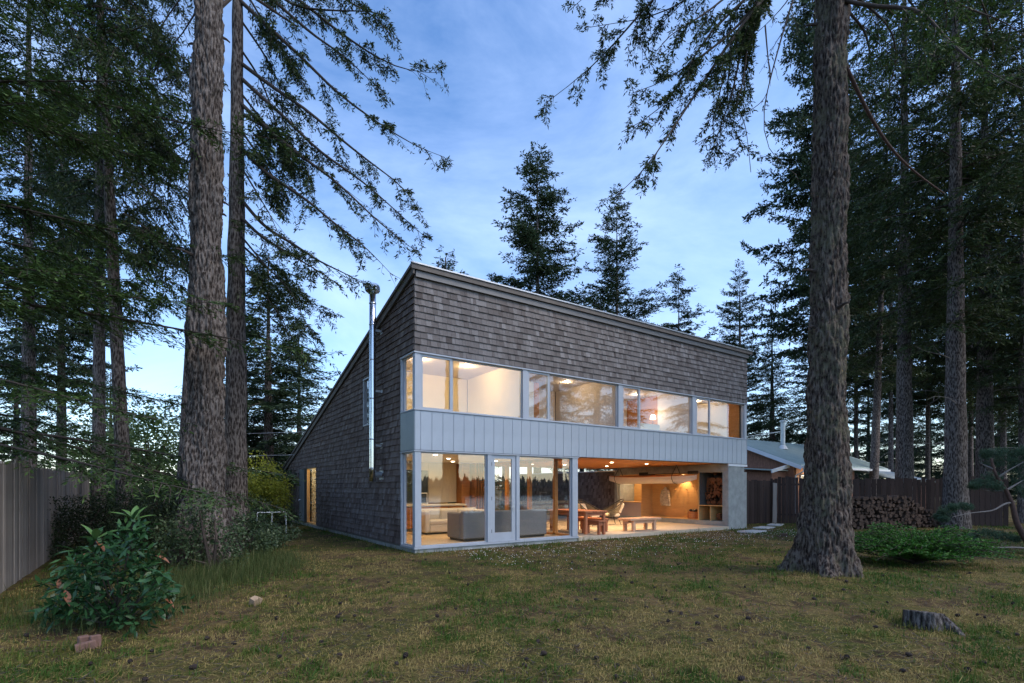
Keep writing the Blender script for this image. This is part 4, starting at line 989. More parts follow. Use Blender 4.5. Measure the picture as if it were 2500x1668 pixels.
tree('fir_tree', 'straight grey fir trunk behind the end of the brown fence', 2404, 25, 'old2', 32, .40, RG, bark='bark', dead=6, rot=4.0)
tree('fir_tree', 'slender fir pole at the open end of the brown fence', 2495, 24, 'old2', 28, .16, RG, dead=4, rot=1.5)
for (px, D, k, H, r) in ((2090, 42, 'spire', 34, .2), (2175, 38, 'old', 30, .2), (2265, 42, 'spire', 30, .2), (2370, 40, 'spire', 31, .2), (2450, 36, 'old2', 29, .2), (2540, 34, 'spire', 29, .25), (2330, 52, 'young', 17, .3), (2440, 48, 'young', 16, .3), (2200, 55, 'young', 18, .3), (2570, 46, 'young', 17, .3), (2120, 58, 'young', 18, .3), (2270, 62, 'young', 20, .3), (2390, 60, 'young', 18, .3), (2500, 58, 'young', 20, .3)):
    tree('fir_tree', RL, px, D, k, H, r, RG, wide=.85)
LG = 'dark firs beyond the grey fence'
tree('fir_tree', 'slim mossy fir trunk in the gloom by the grey fence end', 240, 17, 'old', 30, .21, LG, rot=.4, lean=(.1, 0), wide=.7)
tree('fir_tree', 'slim reddish fir trunk leaning beside the pale broadleaf tree', 310, 15, 'old', 28, .21, LG, rot=1.8, lean=(-1.1, .6), bark='bark', wide=.55)
tree('fir_tree', 'thin bare grey fir pole close behind the huge furrowed trunk', 440, 16, 'old', 30, .2, LG, rot=3.0, lean=(1.3, -.6), wide=.5)
for (px, D, k, H, r, wd) in ((70, 21, 'old2', 28, .3, .9), (150, 30, 'spire', 26, .3, .8), (40, 36, 'young', 15, .3, 1.1), (270, 40, 'young', 11, .3, 1.1)):
    tree('fir_tree', 'dark fir massed with others beyond the grey fence', px, D, k, H, r, LG, wide=wd)
tree('fir_tree', 'dense dark fir between the twin trunks and the shingled side wall', 655, 27, 'young', 14.2, .35, 'firs behind the side wall', rot=.9, wide=1.4)
tree('fir_tree', 'far dark fir closing the view past the side wall', 730, 38, 'young', 14, .3, 'firs behind the side wall', rot=2.9, wide=1.2)
tree('fir_tree', 'blue-green fir behind the yellow maple', 600, 36, 'young', 14.5, .3, 'firs behind the side wall', rot=4.9, wide=1.2)
tree('fir_tree', 'low bushy fir boughs reaching over the grey fence top', -297, 8.9, 'nearfir', 21, .33, LG, rot=0, bark='bark', wide=1.3)
tree('fir_tree', 'heavy fir boughs hanging above the lawn beyond the lichened trunk', 2830, 14.5, 'old2', 27, .35, RG, rot=2.2, bark='bark', wide=1.1)

# --- two big trunks with their own long boughs
def hero_trunk(p, r0, r1, H, seed, mat, lean=(0, 0), seg=160, n=400, flare=.16, bulge=None):
    u = np.linspace(0, 1, n) ** 1.25; z = -.35 + (H + .35) * u; pts = [(lean[0] * q / H, lean[1] * q / H, q) for q in z]
    rad = [r1 + (r0 - r1) * math.exp(-max(q, 0) / 1.1) + (r0 * .3) * (1 - q / H) + (.05 * math.exp(-((q - bulge) / .7) ** 2) if bulge else 0) for q in z]
    rs = random.Random(int(seed))
    for k in range(9):
        a = rs.random() * 6.28; i = int(n * rs.uniform(.25, .8)); z_ = z[i]; m_ = MB(); r_ = rad[i] - .03; L_ = rs.uniform(.08, .3)
        m_.tube([(0, 0, 0), (math.cos(a) * (.05 + L_ * .5), math.sin(a) * (.05 + L_ * .5), .02), (math.cos(a) * (.05 + L_), math.sin(a) * (.05 + L_), .0)], [.035, .022, .014], 6)
        m_.build('limb_stub', M['limb'], p, loc=(pts[i][0] + math.cos(a) * r_, pts[i][1] + math.sin(a) * r_, z_))
    return link('trunk', trunk_mesh(pts, rad, seg, flare, .04, seed, 12.), M[mat], p)
def px_branch(px, d0, d1, n=14, k=2.0, off=(0, 0)):
    """photo polyline between two depths -> world polyline"""
    m = len(px); pts = [at(x + off[0], y + off[1], d0 + (d1 - d0) * i / (m - 1)) for i, (x, y) in enumerate(px)]
    return resample(pts, n)[0]
def branchlets(B, per_m, ln, rng, start, hang):
    """side branches with uneven spacing; some hang, some lift"""
    out = []
    for b in B:
        seg = np.linalg.norm(np.diff(b, axis=0), axis=1); s = np.concatenate([[0], np.cumsum(seg)]); Lb = s[-1]
        for t in np.sort(start + (1 - start) * rng.random(max(2, int(Lb * (1 - start) * per_m))) ** .9):
            p = np.array([np.interp(t * Lb, s, b[:, k]) for k in range(3)]); q = np.array([np.interp(min(1, t + .04) * Lb, s, b[:, k]) for k in range(3)])
            tan = norm((q - p)[None] + 1e-6)[0]; lat = norm(np.cross(tan, UP)[None])[0] * rng.choice([-1, 1]); L_ = ln * rng.uniform(.35, 1.25) * (1.15 - .75 * t)
            up = -1.2 if rng.random() < hang else rng.uniform(-.35, .3)
            d = norm((tan * rng.uniform(.3, 1.0) + lat * rng.uniform(.3, 1.1) + UP * up)[None])[0]; u = np.linspace(0, 1, 5)[:, None]
            out.append(p[None] + d[None] * L_ * u - UP[None] * (.18 * L_ * u ** 2) + rng.normal(0, .02, (5, 3)) * u)
    return out
def bough_meshes(t, B, rad, key, mat, leaf, spacing, tlen, step, droop, seed, grav=.5, limbmat='limb', start=.12, spread=1.0, hang=0, per_m=3.2, sub=.95):
    rng = np.random.default_rng(seed); S = branchlets(B, per_m, sub, rng, start, hang * 2.2)
    O, D, Ls, T = twigs_on(S, spacing, tlen * .5, rng, droop, start=.1, spread=spread, upright=.12)
    clump = fbm(O[:, 0] * 2.2 + O[:, 2] * .9 + 60, O[:, 1] * 2.2 - O[:, 2] * 1.3 + 60, seed, 3); k = clump + rng.normal(0, .07, len(O)) > .335
    O, D, Ls, T = O[k], D[k], Ls[k], T[k]
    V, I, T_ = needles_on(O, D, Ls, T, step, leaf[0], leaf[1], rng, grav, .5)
    c = link('crown', npmesh('bough_' + key, V, 4, I, T_), mat, t)
    Vt, It = tubes(B, rad, seg=6); V2, I2 = tubes(S, .009, seg=3, rmin=.003)
    link('limbs', npmesh('limb_' + key, np.concatenate([Vt, V2]), 4, np.concatenate([It, I2 + len(Vt)])), M[limbmat], t); return len(I)
# right-hand lichened fir
hp = onZ(2014, 1407); hx, hy = hp.x, hp.y
t = tag(empty('fir_tree', (hx, hy, 0)), 'massive lichened fir trunk standing on the lawn with flared roots', 'fir tree')
hero_trunk(t, .41, .21, 15, 2.0, 'bark_moss', lean=(.16, -.1), flare=.26)
z4 = lambda L_: [(1300 + x / 2.851, y / 2.851) for x, y in L_]
DT = depth(hx, hy)
Bp = [([(2060, -420), (1800, -180), *z4([(800, 0), (690, 170), (560, 330), (430, 470), (250, 600), (90, 720)])], 9.4, 10.6, .05),
      ([(2020, -250), (1900, -60), *z4([(1500, 100), (1380, 260), (1250, 340), (1080, 450), (1000, 530), (850, 610), (690, 650)])], 9.5, 9.2, .045),
      ([(2010, -200), *z4([(1560, 50), (1330, 340), (1180, 600), (1060, 760), (960, 920), (850, 1100), (720, 1280), (600, 1350)])], 9.5, 8.6, .045),
      ([(2000, -220), *z4([(1540, 40), (1480, 140), (1440, 420), (1400, 640), (1340, 830), (1250, 1000), (1230, 1130)])], 9.5, 10.2, .045),
      ([(2000, -200), *z4([(1520, 60), (1390, 300), (1350, 560), (1340, 780), (1400, 900), (1480, 1080)])], 9.6, 10.9, .035),
      ([(2000, -260), (1700, -120), *z4([(670, 0), (700, 260), (800, 450), (880, 530)])], 9.6, 10.4, .022),
      ([(2040, -350), (1700, -200), (1480, -60), *z4([(300, 40), (240, 90)])], 9.5, 11, .03),
      ([(2010, -300), (1800, -90), *z4([(1000, 60), (820, 130), (640, 150), (400, 190)])], 9.5, 10.2, .035),
      ([(2000, -200), (1850, -80), *z4([(1300, 30), (1150, 130), (950, 250), (850, 300), (870, 380)])], 9.5, 8.9, .035),
      ([(2000, -230), *z4([(1500, 0), (1250, 180), (1100, 420), (980, 700), (780, 860), (620, 920)])], 9.5, 9.0, .035),
      ([(1990, -200), *z4([(1600, -100), (1500, 200), (1470, 600), (1420, 800), (1300, 930), (1130, 1010)])], 9.5, 9.9, .03),
      ([(1990, -160), *z4([(1400, 250), (1320, 620), (1200, 940), (1240, 1050), (1420, 1100)])], 9.8, 10.4, .03)]
B = [px_branch(p, a, b) - np.array([hx, hy, 0]) for p, a, b, r in Bp]
bough_meshes(t, B, [q[3] for q in Bp], 'right', M['fol_dark'], (.075, .022), .030, .5, .020, .25, 21, .2, hang=.12, start=.26, per_m=5.6)
Bb = [([(1990, -150), *z4([(1810, 0), (1750, 200), (1650, 560), (1590, 820), (1600, 1000), (1680, 1150), (1840, 1220)])], 9.3, 9.0, .022),
      ([(1985, -120), *z4([(1780, 10), (1620, 180), (1500, 280)])], 9.4, 9.6, .02), (z4([(1620, 180), (1640, 420), (1660, 560), (1620, 700), (1500, 780)]), 9.4, 9.2, .014), (z4([(1390, 650), (1480, 860), (1500, 1000), (1520, 1200)]), 9.9, 9.9, .012)]
B = [px_branch(p, a, b) - np.array([hx, hy, 0]) for p, a, b, r in Bb]
bough_meshes(t, B, [q[3] for q in Bb], 'right_bare', M['fol_dark'], (.07, .02), .08, .4, .03, .3, 22, .3, hang=.2, start=.2, per_m=1.6, sub=.6)
z5 = lambda L_: [(1900 + x / 2.613, y / 2.613) for x, y in L_]
m_ = MB(); Bd = px_branch(z5([(370, 300), (470, 500), (540, 660), (600, 770), (700, 930), (800, 1040), (920, 1140), (1060, 1235)]), DT, DT + 1.2) - np.array([hx, hy, 0])
m_.tube(Bd, list(np.linspace(.042, .012, len(Bd))), 8); m_.build('broken_limb', M['redlimb'], t, True)
Bp = [(z5([(410, 0), (650, 60), (900, 30), (1000, 170), (1130, 310), (1250, 400), (1400, 500), (1560, 570)]), 9.5, 7.8, .04), (z5([(400, -100), (700, 150), (760, 300), (740, 480), (700, 600)]), 9.6, 11, .03), (z5([(400, 20), (560, 200), (600, 420), (560, 640)]), 9.6, 11.5, .03),
      (z5([(400, -300), (900, -120), (1200, 60), (1450, 130), (1600, 260)]), 9.6, 10.5, .04), (z5([(400, -350), (1000, -200), (1100, 80), (1050, 330), (900, 520)]), 9.6, 12, .04), (z5([(390, -200), (850, -20), (950, 230), (900, 460), (760, 620)]), 9.6, 10.6, .03), (z5([(400, -300), (1200, -200), (1350, 120), (1400, 350), (1330, 520)]), 9.6, 12, .04)]
B = [px_branch(p, a, b) - np.array([hx, hy, 0]) for p, a, b, r in Bp]
bough_meshes(t, B, [q[3] for q in Bp], 'right_inner', M['fol_near'], (.085, .024), .034, .6, .026, .3, 23, .25, hang=.12, start=.12, per_m=4)

# left pair
lp = onZ(496, 1378)
t = tag(empty('fir_tree', (lp.x, lp.y, 0)), 'huge furrowed fir trunk with a swollen collar rising from the shrubs', 'fir tree')
hero_trunk(t, .52, .21, 17, 7.0, 'bark', lean=(.12, -.55), flare=.12, bulge=4.9)
m_ = MB(); m_.tube([(.2, .2, 12), (.8, .6, 13.2), (2.2, 1.4, 13.6)], [.05, .04, .02], 6); m_.build('limb', M['limb'], t)
ep = at(574, 1300, 13.4); ex, ey = ep.x, ep.y
t = tag(empty('fir_tree', (ex, ey, 0)), 'slimmer fir trunk just behind the huge one, throwing long boughs over the roof corner', 'fir tree')
link('trunk', straight_trunk(24, .30, 31.0, (.1, 0), 40, 160), M['bark'], t)
z3 = lambda L_: [(500 + x / 2.24, y / 2.24) for x, y in L_]
LB = [[(200, 10), (390, 190), (520, 300), (640, 430), (760, 540), (900, 640), (1080, 760), (1210, 830), (1310, 860)], [(200, -260), (400, -80), (560, 30), (720, 170), (860, 260), (960, 330), (1090, 390), (1200, 400), (1310, 400)],
      [(190, 340), (400, 500), (520, 570), (640, 670), (740, 760), (880, 870), (1000, 960), (1120, 1040), (1190, 1190)], [(190, 420), (340, 560), (450, 650), (560, 770), (660, 860), (780, 930), (900, 1020), (1040, 1150), (1220, 1310)],
      [(190, 560), (380, 740), (560, 880), (720, 990), (860, 1130), (1000, 1260), (1190, 1400)], [(190, 800), (330, 950), (560, 1090), (700, 1220), (860, 1330), (1030, 1510)],
      [(190, 1080), (330, 1250), (480, 1330), (620, 1430), (760, 1490), (900, 1570)], [(190, 1180), (300, 1290), (430, 1370), (600, 1470), (740, 1560)],
      [(190, -220), (480, 40), (700, 60), (960, 60), (1000, 100)], [(190, -400), (600, -150), (750, 0), (900, 60), (970, 130), (1050, 230)], [(190, -150), (420, 40), (600, 200), (760, 300), (900, 440), (970, 500)],
      [(190, 100), (330, 300), (420, 480), (430, 700), (420, 900)], [(190, 260), (300, 420), (380, 620), (400, 800), (390, 1000)], [(190, 500), (300, 640), (420, 800), (520, 960), (580, 1060)],
      [(190, 700), (300, 860), (400, 1000), (460, 1160)], [(190, 900), (270, 1030), (360, 1180), (420, 1320)], [(190, -100), (320, 120), (480, 340), (560, 500)], [(190, 620), (330, 700), (480, 780), (560, 960)],
      [(190, 1280), (320, 1440), (480, 1600), (560, 1800)], [(190, 1400), (300, 1580), (440, 1760), (480, 1960)], [(190, 1330), (380, 1500), (560, 1640), (640, 1720)]]
rngb = np.random.default_rng(5); B = []; rd = []
for i, L_ in enumerate(LB):
    tip = 12.6 if i < 11 else 13.6 + rngb.uniform(-1.5, 2.2)
    if i in (4, 5, 6, 7): tip = 11.6
    B.append(px_branch(z3(L_), 13.4, tip, 16) - np.array([ex, ey, 0])); rd.append(.05 if i < 11 else .03)
bough_meshes(t, B[:11], rd[:11], 'left_long', M['fol_dark'], (.095, .027), .036, .55, .027, .25, 31, .18, hang=.12, start=.14, per_m=5.2, sub=1.05)
bough_meshes(t, B[11:], rd[11:], 'left_inner', M['fol_dark'], (.11, .03), .036, .8, .034, .3, 32, .25, hang=.12, start=.06, per_m=7, sub=1.25)
rngb = np.random.default_rng(9); B = []
for i in range(11):       # boughs of the same tree on the other side, over the grey fence
    y0 = rngb.uniform(-380, 330); x1 = rngb.uniform(150, 420); B.append(px_branch([(540, y0), (480, y0 + 60), ((540 + x1) / 2, y0 + 120), (x1, y0 + rngb.uniform(180, 330))], 13.6, 13.6 + rngb.uniform(1, 5), 10) - np.array([ex, ey, 0]))
bough_meshes(t, B, .03, 'left_far', M['fol_dark'], (.12, .032), .06, .8, .042, .3, 33, .25, hang=.1, start=.12, per_m=3)

# --- broadleaf crowns and shrubs
def leaf_cloud(name, centers, radii, n, leaf, mat, parent, seed, tone0=.5, shell=.55, flat=0.0, loc=(0, 0, 0)):
    rng = np.random.default_rng(seed); C = np.array(centers, float); Rr = np.array(radii, float)
    vol = np.prod(Rr, 1) ** (2 / 3); ix = rng.choice(len(C), n, p=vol / vol.sum()); d = norm(rng.normal(0, 1, (n, 3))); rr = shell + (1.05 - shell) * rng.random(n) ** .7
    O = C[ix] + d * Rr[ix] * rr[:, None]; dirv = norm(d * .7 + rng.normal(0, .7, (n, 3)) * np.array([1, 1, 1 - flat]) - UP * .15)
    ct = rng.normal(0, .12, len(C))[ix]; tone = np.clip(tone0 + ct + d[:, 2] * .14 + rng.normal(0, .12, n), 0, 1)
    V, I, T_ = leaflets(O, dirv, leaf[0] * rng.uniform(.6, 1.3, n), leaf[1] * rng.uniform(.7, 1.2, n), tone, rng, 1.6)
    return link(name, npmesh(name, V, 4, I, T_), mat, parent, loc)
def bush(name, label, cat, p, rx, ry, h, n, leaf, mat, seed, lobes=14, stems=6, tone0=.5, group=None, base=.1, stemmat='limb', shell=.5, topy=1.0):
    rs = random.Random(seed); t = tag(empty(name, (p.x, p.y, gh(p.x, p.y))), label, cat, group); C = []; Rr = []
    for k in range(lobes):
        a = rs.random() * 6.28; q = math.sqrt(rs.random()); hh = base + (h - base) * rs.random() ** topy * (1 - .45 * q * q); s = rs.uniform(.2, .38)
        C.append((rx * q * math.cos(a) * .8, ry * q * math.sin(a) * .8, hh * .85)); Rr.append((rx * s * 1.1, ry * s * 1.1, max(.08, h * s * .7)))
    leaf_cloud('foliage', C, Rr, n, leaf, mat, t, seed, tone0, shell)
    for k in range(stems):
        c = C[k % lobes]; m_ = MB(); m_.tube([(c[0] * .1, c[1] * .1, -.05), (c[0] * .4 + rs.gauss(0, .05), c[1] * .4 + rs.gauss(0, .05), c[2] * .55), c], [.02 * h + .006, .013 * h + .004, .004], 5); m_.build('stem', M[stemmat], t)
    return t
P = lambda px, D: at(px, 1300, D)
bt = bush('broadleaf_tree', 'pale green airy broadleaf tree between two slim fir trunks', 'tree', P(372, 23), 2.9, 2.6, 6.8, 9000, (.16, .09), M['fol_leaf'], 41, 30, 7, .55, base=1.0)
bush('broadleaf_tree', 'second loose broadleaf tree deeper behind the slim trunks', 'tree', P(300, 29), 3.4, 3, 7.4, 8000, (.2, .11), M['fol_leaf'], 42, 28, 7, .45, base=.6)
bush('maple_shrub', 'bright yellow green laceleaf maple beside the twin trunks', 'shrub', P(632, 19), 1.15, 1.1, 2.9, 7000, (.10, .05), M['fol_maple'], 43, 26, 5, .5, base=1.25)
bush('dark_hedge', 'near black clipped hedge mass in front of the grey fence end', 'hedge', P(215, 12.8), 1.5, 1.6, 1.75, 14000, (.06, .035), M['fol_hedge'], 44, 40, 6, .4, shell=.7)
bush('dark_hedge', 'loose dark bush between hedge and the huge furrowed trunk', 'shrub', P(365, 14.5), 1.7, 1.3, 2.2, 14000, (.065, .035), M['fol_hedge'], 45, 40, 6, .55, shell=.6)
UG = 'wild understory shrubs around the twin trunks'
for i, (px, D, rx, h, n, lab) in enumerate(((445, 10.2, .55, 1.45, 1500, 'leafy understory shrub climbing the left side of the huge trunk'), (520, 10.0, .6, 1.75, 1700, 'tall leafy understory shrub in front of the huge trunk'), (590, 11.6, .8, 1.2, 2400, 'spreading understory shrub right of the huge trunk'),
        (652, 14.2, .95, .8, 3000, 'grey green shrub before the white rail'), (672, 19.5, .9, 1.9, 2600, 'dense dark shrub against the rear corner of the side wall'), (690, 24, 1.3, 2.7, 2600, 'tall leafy shrub behind the rear corner of the house'), (610, 18.0, 1.2, 1.9, 2600, 'brownish mixed shrub below the yellow maple'), (560, 15.5, 1.0, 1.4, 2400, 'low green shrub behind the slimmer trunk'))):
    bush('understory_shrub', lab, 'shrub', P(px, D), rx, rx * .8, h, n, (.07, .04), M['fol_salal'], 50 + i, 14, 6, .45, UG, shell=.4)
# clumps of long grass
def blades(n, xy, zb, hgt, wd, lean, rng, tone):
    a = rng.random(n) * 6.283; l = lean * np.abs(rng.normal(0, 1, n)); tip = np.stack([np.cos(a) * l, np.sin(a) * l, np.ones(n)], -1); tip = norm(tip) * hgt[:, None]
    s = np.stack([-np.sin(a + .6), np.cos(a + .6), np.zeros(n)], -1) * (wd * .5)[:, None]; b = np.stack([xy[:, 0], xy[:, 1], zb], -1)
    mid = b + tip * np.array([.35, .35, .62]); V = np.stack([b - s, b + s, mid + s * .7, b + tip, mid - s * .7], 1).reshape(-1, 3)
    I = np.arange(n) * 5; tri = np.stack([np.stack([I, I + 1, I + 2, I + 4], -1)], 1).reshape(-1, 4); tt = np.stack([I + 4, I + 2, I + 3, I + 3], -1)
    return V, tri, tt, np.repeat(tone, 5)
def grass_obj(name, xy, hgt, wd, lean, tone, mat, rng, parent=None):
    n = len(xy); V, q, t3, tn = blades(n, xy, ground_h(xy[:, 0], xy[:, 1]) - .006, hgt, wd, lean, rng, tone)
    me = bpy.data.meshes.new(name); me.vertices.add(len(V)); me.vertices.foreach_set('co', V.astype(np.float32).ravel())
    tri = t3[:, :3]; li = np.concatenate([q.ravel(), tri.ravel()]).astype(np.int32); me.loops.add(len(li)); me.loops.foreach_set('vertex_index', li)
    tot = np.concatenate([np.full(n, 4), np.full(n, 3)]).astype(np.int32); st = np.concatenate([[0], np.cumsum(tot)[:-1]]).astype(np.int32)
    me.polygons.add(2 * n); me.polygons.foreach_set('loop_start', st); me.polygons.foreach_set('loop_total', tot); me.update(calc_edges=True)
    a = me.attributes.new('tone', 'FLOAT', 'POINT'); a.data.foreach_set('value', tn.astype(np.float32)); return link(name, me, mat, parent)
rng = np.random.default_rng(77)
# lawn: density falls with distance from the viewer
N = 290000; D = 3.6 * (24 / 3.6) ** (rng.random(N) ** .95); u = rng.uniform(-1.02, 1.02, N)
xy = np.stack([CAM[0] + D * FW[0] + D * u * RT[0], CAM[1] + D * FW[1] + D * u * RT[1]], -1)
x, y = xy[:, 0], xy[:, 1]
patch = fbm(x * .6 + 9, y * .6 + 4, 31); fine_ = fbm(x * 3.4, y * 3.4, 35, 3); bare = fbm(x * 1.5 + 50, y * 1.5, 39)
keep = ~((x > -.04) & (x < 14.62) & (y > -.06) & (y < 15.3)) & (x > -7.2) & (rng.random(N) < np.clip(1.2 - np.clip((bare - .445) * 8, 0, 1) * 1.05, .08, 1))
keep &= np.hypot(x - hx, y - hy) > .5; keep &= ~((x - 15) + (y - 1.5) > 4.5)
green_near_house = np.clip(1 - np.abs(y + 1.6) / 2.2, 0, 1) * np.clip((x + .5) / 2, 0, 1)
xy = xy[keep]; D = D[keep]; patch = patch[keep]; fine_ = fine_[keep]; gnh = green_near_house[keep]; n = len(xy)
tone = np.clip(.46 + (patch - .47) * 4.2 + (fine_ - .45) * 3.4 - gnh * .38 + rng.normal(0, .2, n), 0, 1)
hgt = np.clip(rng.gamma(3.2, .0085, n) + .008, .01, .09) * np.where(tone < .4, 1.35, .8); hgt *= 1 + .015 * D
wd = (.0035 + .0011 * D) * rng.uniform(.7, 1.3, n)
g_ = grass_obj('grass', xy, hgt, wd, 1.5, tone, M['grass'], rng); tag(g_, 'short dry grass blades covering the lawn', 'grass', kind='stuff')
# brighter tufts
ct = 900; Dt = 3.8 * (15 / 3.8) ** rng.random(ct); ut = rng.uniform(-1, 1, ct); tx = CAM[0] + Dt * FW[0] + Dt * ut * RT[0]; ty = CAM[1] + Dt * FW[1] + Dt * ut * RT[1]
kk_ = (fbm(tx * .9, ty * .9, 47) > .45) & ~((tx > -.25) & (ty > -.3) & (tx < 15)) & (tx > -7); tx, ty = tx[kk_], ty[kk_]; ix = np.repeat(np.arange(len(tx)), 26); n = len(ix); sp_ = rng.uniform(.02, .07, len(tx))[ix]
xy = np.stack([tx[ix] + rng.normal(0, 1, n) * sp_, ty[ix] + rng.normal(0, 1, n) * sp_], -1)
g_ = grass_obj('grass_tufts', xy, rng.uniform(.025, .085, n), rng.uniform(.004, .008, n), .8, np.clip(rng.normal(.08, .1, n), 0, 1), M['grass'], rng); tag(g_, 'small brighter green tufts sprinkled through the dry lawn', 'grass', kind='stuff')
# weeds against the foundation
n = 2600; e = rng.random(n) < .45; xw = np.where(e, -.06 - np.abs(rng.normal(0, .07, n)), rng.uniform(-.1, 14.6, n)); yw = np.where(e, rng.uniform(-.1, 15, n), -.08 - np.abs(rng.normal(0, .06, n)))
k = fbm(xw * .9 + 20, yw * .9 + 20, 52) > .42; xy = np.stack([xw, yw], -1)[k]; n = len(xy)
g_ = grass_obj('edge_weeds', xy, np.clip(rng.gamma(3, .03, n), .03, .22), rng.uniform(.006, .012, n), .5, np.clip(rng.normal(.35, .2, n), 0, 1), M['grass'], rng); tag(g_, 'uncut grass along the concrete base of the house', 'grass', kind='stuff')
# dark twigs and needles
N = 9000; D = 3.6 * (15 / 3.6) ** rng.random(N); u = rng.uniform(-1.02, 1.02, N); xs_ = CAM[0] + D * FW[0] + D * u * RT[0]; ys_ = CAM[1] + D * FW[1] + D * u * RT[1]
k = ~((xs_ > -.1) & (xs_ < 14.7) & (ys_ > -.15)) & (xs_ > -7.1) & (fbm(xs_ * 1.5 + 50, ys_ * 1.5, 39) > .42); xs_, ys_ = xs_[k], ys_[k]; n = len(xs_); a = rng.random(n) * 6.283
V, I, T_ = leaflets(np.stack([xs_, ys_, ground_h(xs_, ys_) + rng.uniform(.008, .025, n)], -1), norm(np.stack([np.cos(a), np.sin(a), rng.normal(0, .12, n)], -1)), rng.uniform(.04, .2, n), rng.uniform(.006, .014, n), np.full(n, .2), rng, .3)
tag(link('twig_litter', npmesh('twig_litter', V, 4, I, T_), M['limb']), 'small dark twigs and bark bits littering the bare patches', 'litter', kind='stuff')
# fallen straw
N = 26000; D = 3.6 * (14 / 3.6) ** rng.random(N); u = rng.uniform(-1.02, 1.02, N); xs_ = CAM[0] + D * FW[0] + D * u * RT[0]; ys_ = CAM[1] + D * FW[1] + D * u * RT[1]
k = ~((xs_ > -.1) & (xs_ < 14.7) & (ys_ > -.15)) & (xs_ > -7.1); xs_, ys_ = xs_[k], ys_[k]; n = len(xs_); a = rng.random(n) * 6.283
O = np.stack([xs_, ys_, ground_h(xs_, ys_) + rng.uniform(.006, .03, n)], -1); Dv = np.stack([np.cos(a), np.sin(a), rng.normal(0, .18, n)], -1)
V, I, T_ = leaflets(O, norm(Dv), rng.uniform(.05, .16, n), np.full(n, .006), np.clip(rng.normal(.85, .15, n), 0, 1), rng, .3)
tag(link('straw_litter', npmesh('straw_litter', V, 4, I, T_), M['grass']), 'dead straw and needle litter strewn over the lawn', 'litter', kind='stuff')
# long grass along the shrubs
def clump_field(n, cx, cy, sx, sy): return np.stack([rng.normal(cx, sx, n), rng.normal(cy, sy, n)], -1)
q = [clump_field(2600, *P(px, D_)[:2], s1, s2) for px, D_, s1, s2 in ((625, 10.4, .45, .5), (560, 9.6, .5, .4), (480, 8.8, .5, .4), (400, 7.6, .4, .3), (660, 11.5, .4, .6))] + [clump_field(700, *P(px, D_)[:2], s1, s2) for px, D_, s1, s2 in ((300, 6.4, .5, .3), (150, 6.6, .5, .5), (60, 7.2, .4, .6))]
xy = np.concatenate(q); xy = xy[(xy[:, 0] < -.3) & (xy[:, 0] > -7.2)]; n = len(xy)
g_ = grass_obj('long_grass', xy, np.clip(rng.gamma(3, .055, n), .04, .55), rng.uniform(.003, .008, n), .6, np.clip(rng.normal(.42, .22, n), 0, 1), M['tallgrass'], rng); tag(g_, 'long unmown grass fringe below the shrubs and grey fence', 'grass', kind='stuff')
# white clover heads near the house
N = 900; xs_ = rng.uniform(.5, 15, N); ys_ = -np.abs(rng.normal(1.6, 1.1, N)) - .15; O = np.stack([xs_, ys_, ground_h(xs_, ys_) + rng.uniform(.02, .06, N)], -1)
Vq = np.concatenate([O + np.array(v) * .011 for v in ((1, 0, 0), (0, 1, 0), (-1, 0, 0), (0, -1, 0), (0, 0, 1))]).reshape(5, N, 3).transpose(1, 0, 2).reshape(-1, 3)
b = np.arange(N) * 5; I = np.concatenate([np.stack([b + i, b + (i + 1) % 4, b + 4], -1) for i in range(4)])
tag(link('clover_flowers', npmesh('clover_flowers', Vq, 3, I), M['white']), 'tiny white clover heads dotted in the grass by the porch', 'flowers', kind='stuff')

# --- rhododendron with single leaves
def leaf_mesh(k):
    m_ = MB(); ln = .13 + .02 * k; wd = .042 + .006 * k; V = []; F = []; n = 6
    for i in range(n + 1):
        f = i / n; w_ = wd * math.sin(math.pi * min(.98, max(.03, f)) ** .85) ; z_ = .02 * math.sin(f * 2.2) - .03 * f * f
        V += [(f * ln, -w_ / 2, z_ + .008), (f * ln, 0, z_), (f * ln, w_ / 2, z_ + .008)]
    for i in range(n):
        for j in (0, 1): F.append((i * 3 + j, i * 3 + j + 1, i * 3 + j + 4, i * 3 + j + 3))
    m_.tone = (.25, .45, .6, .95)[k]; m_.add(V, F); me = m_.mesh('leaf', True); return me
LM = [leaf_mesh(k) for k in range(4)]
for k, me in enumerate(LM): me.materials.append(M['rhodo'])
LMD = leaf_mesh(1); LMD.materials.append(M['rhodo_dead'])
rp = onZ(275, 1525); t = tag(empty('rhododendron', (rp.x, rp.y, gh(rp.x, rp.y))), 'glossy rhododendron bush with leaf whorls in front of the grey fence', 'shrub')
rs = random.Random(4); whorls = []
zz7 = lambda x, y: (x / 2.5375, 1050 + y / 2.5375)
for (x, y) in ((830, 560), (830, 640), (830, 720), (590, 680), (575, 760), (470, 760), (640, 860), (460, 880), (370, 920), (820, 870), (960, 780), (900, 860), (520, 1040), (400, 1000), (340, 1070), (810, 1010), (690, 940), (960, 950), (1010, 1040), (880, 1110), (745, 1150), (620, 1120), (560, 950), (740, 780), (700, 720), (1000, 900), (420, 1110), (660, 1020), (880, 980), (540, 860)):
    whorls.append(at(*zz7(x, y), 6.15 + rs.uniform(-.5, .45)))
nleaf = 0
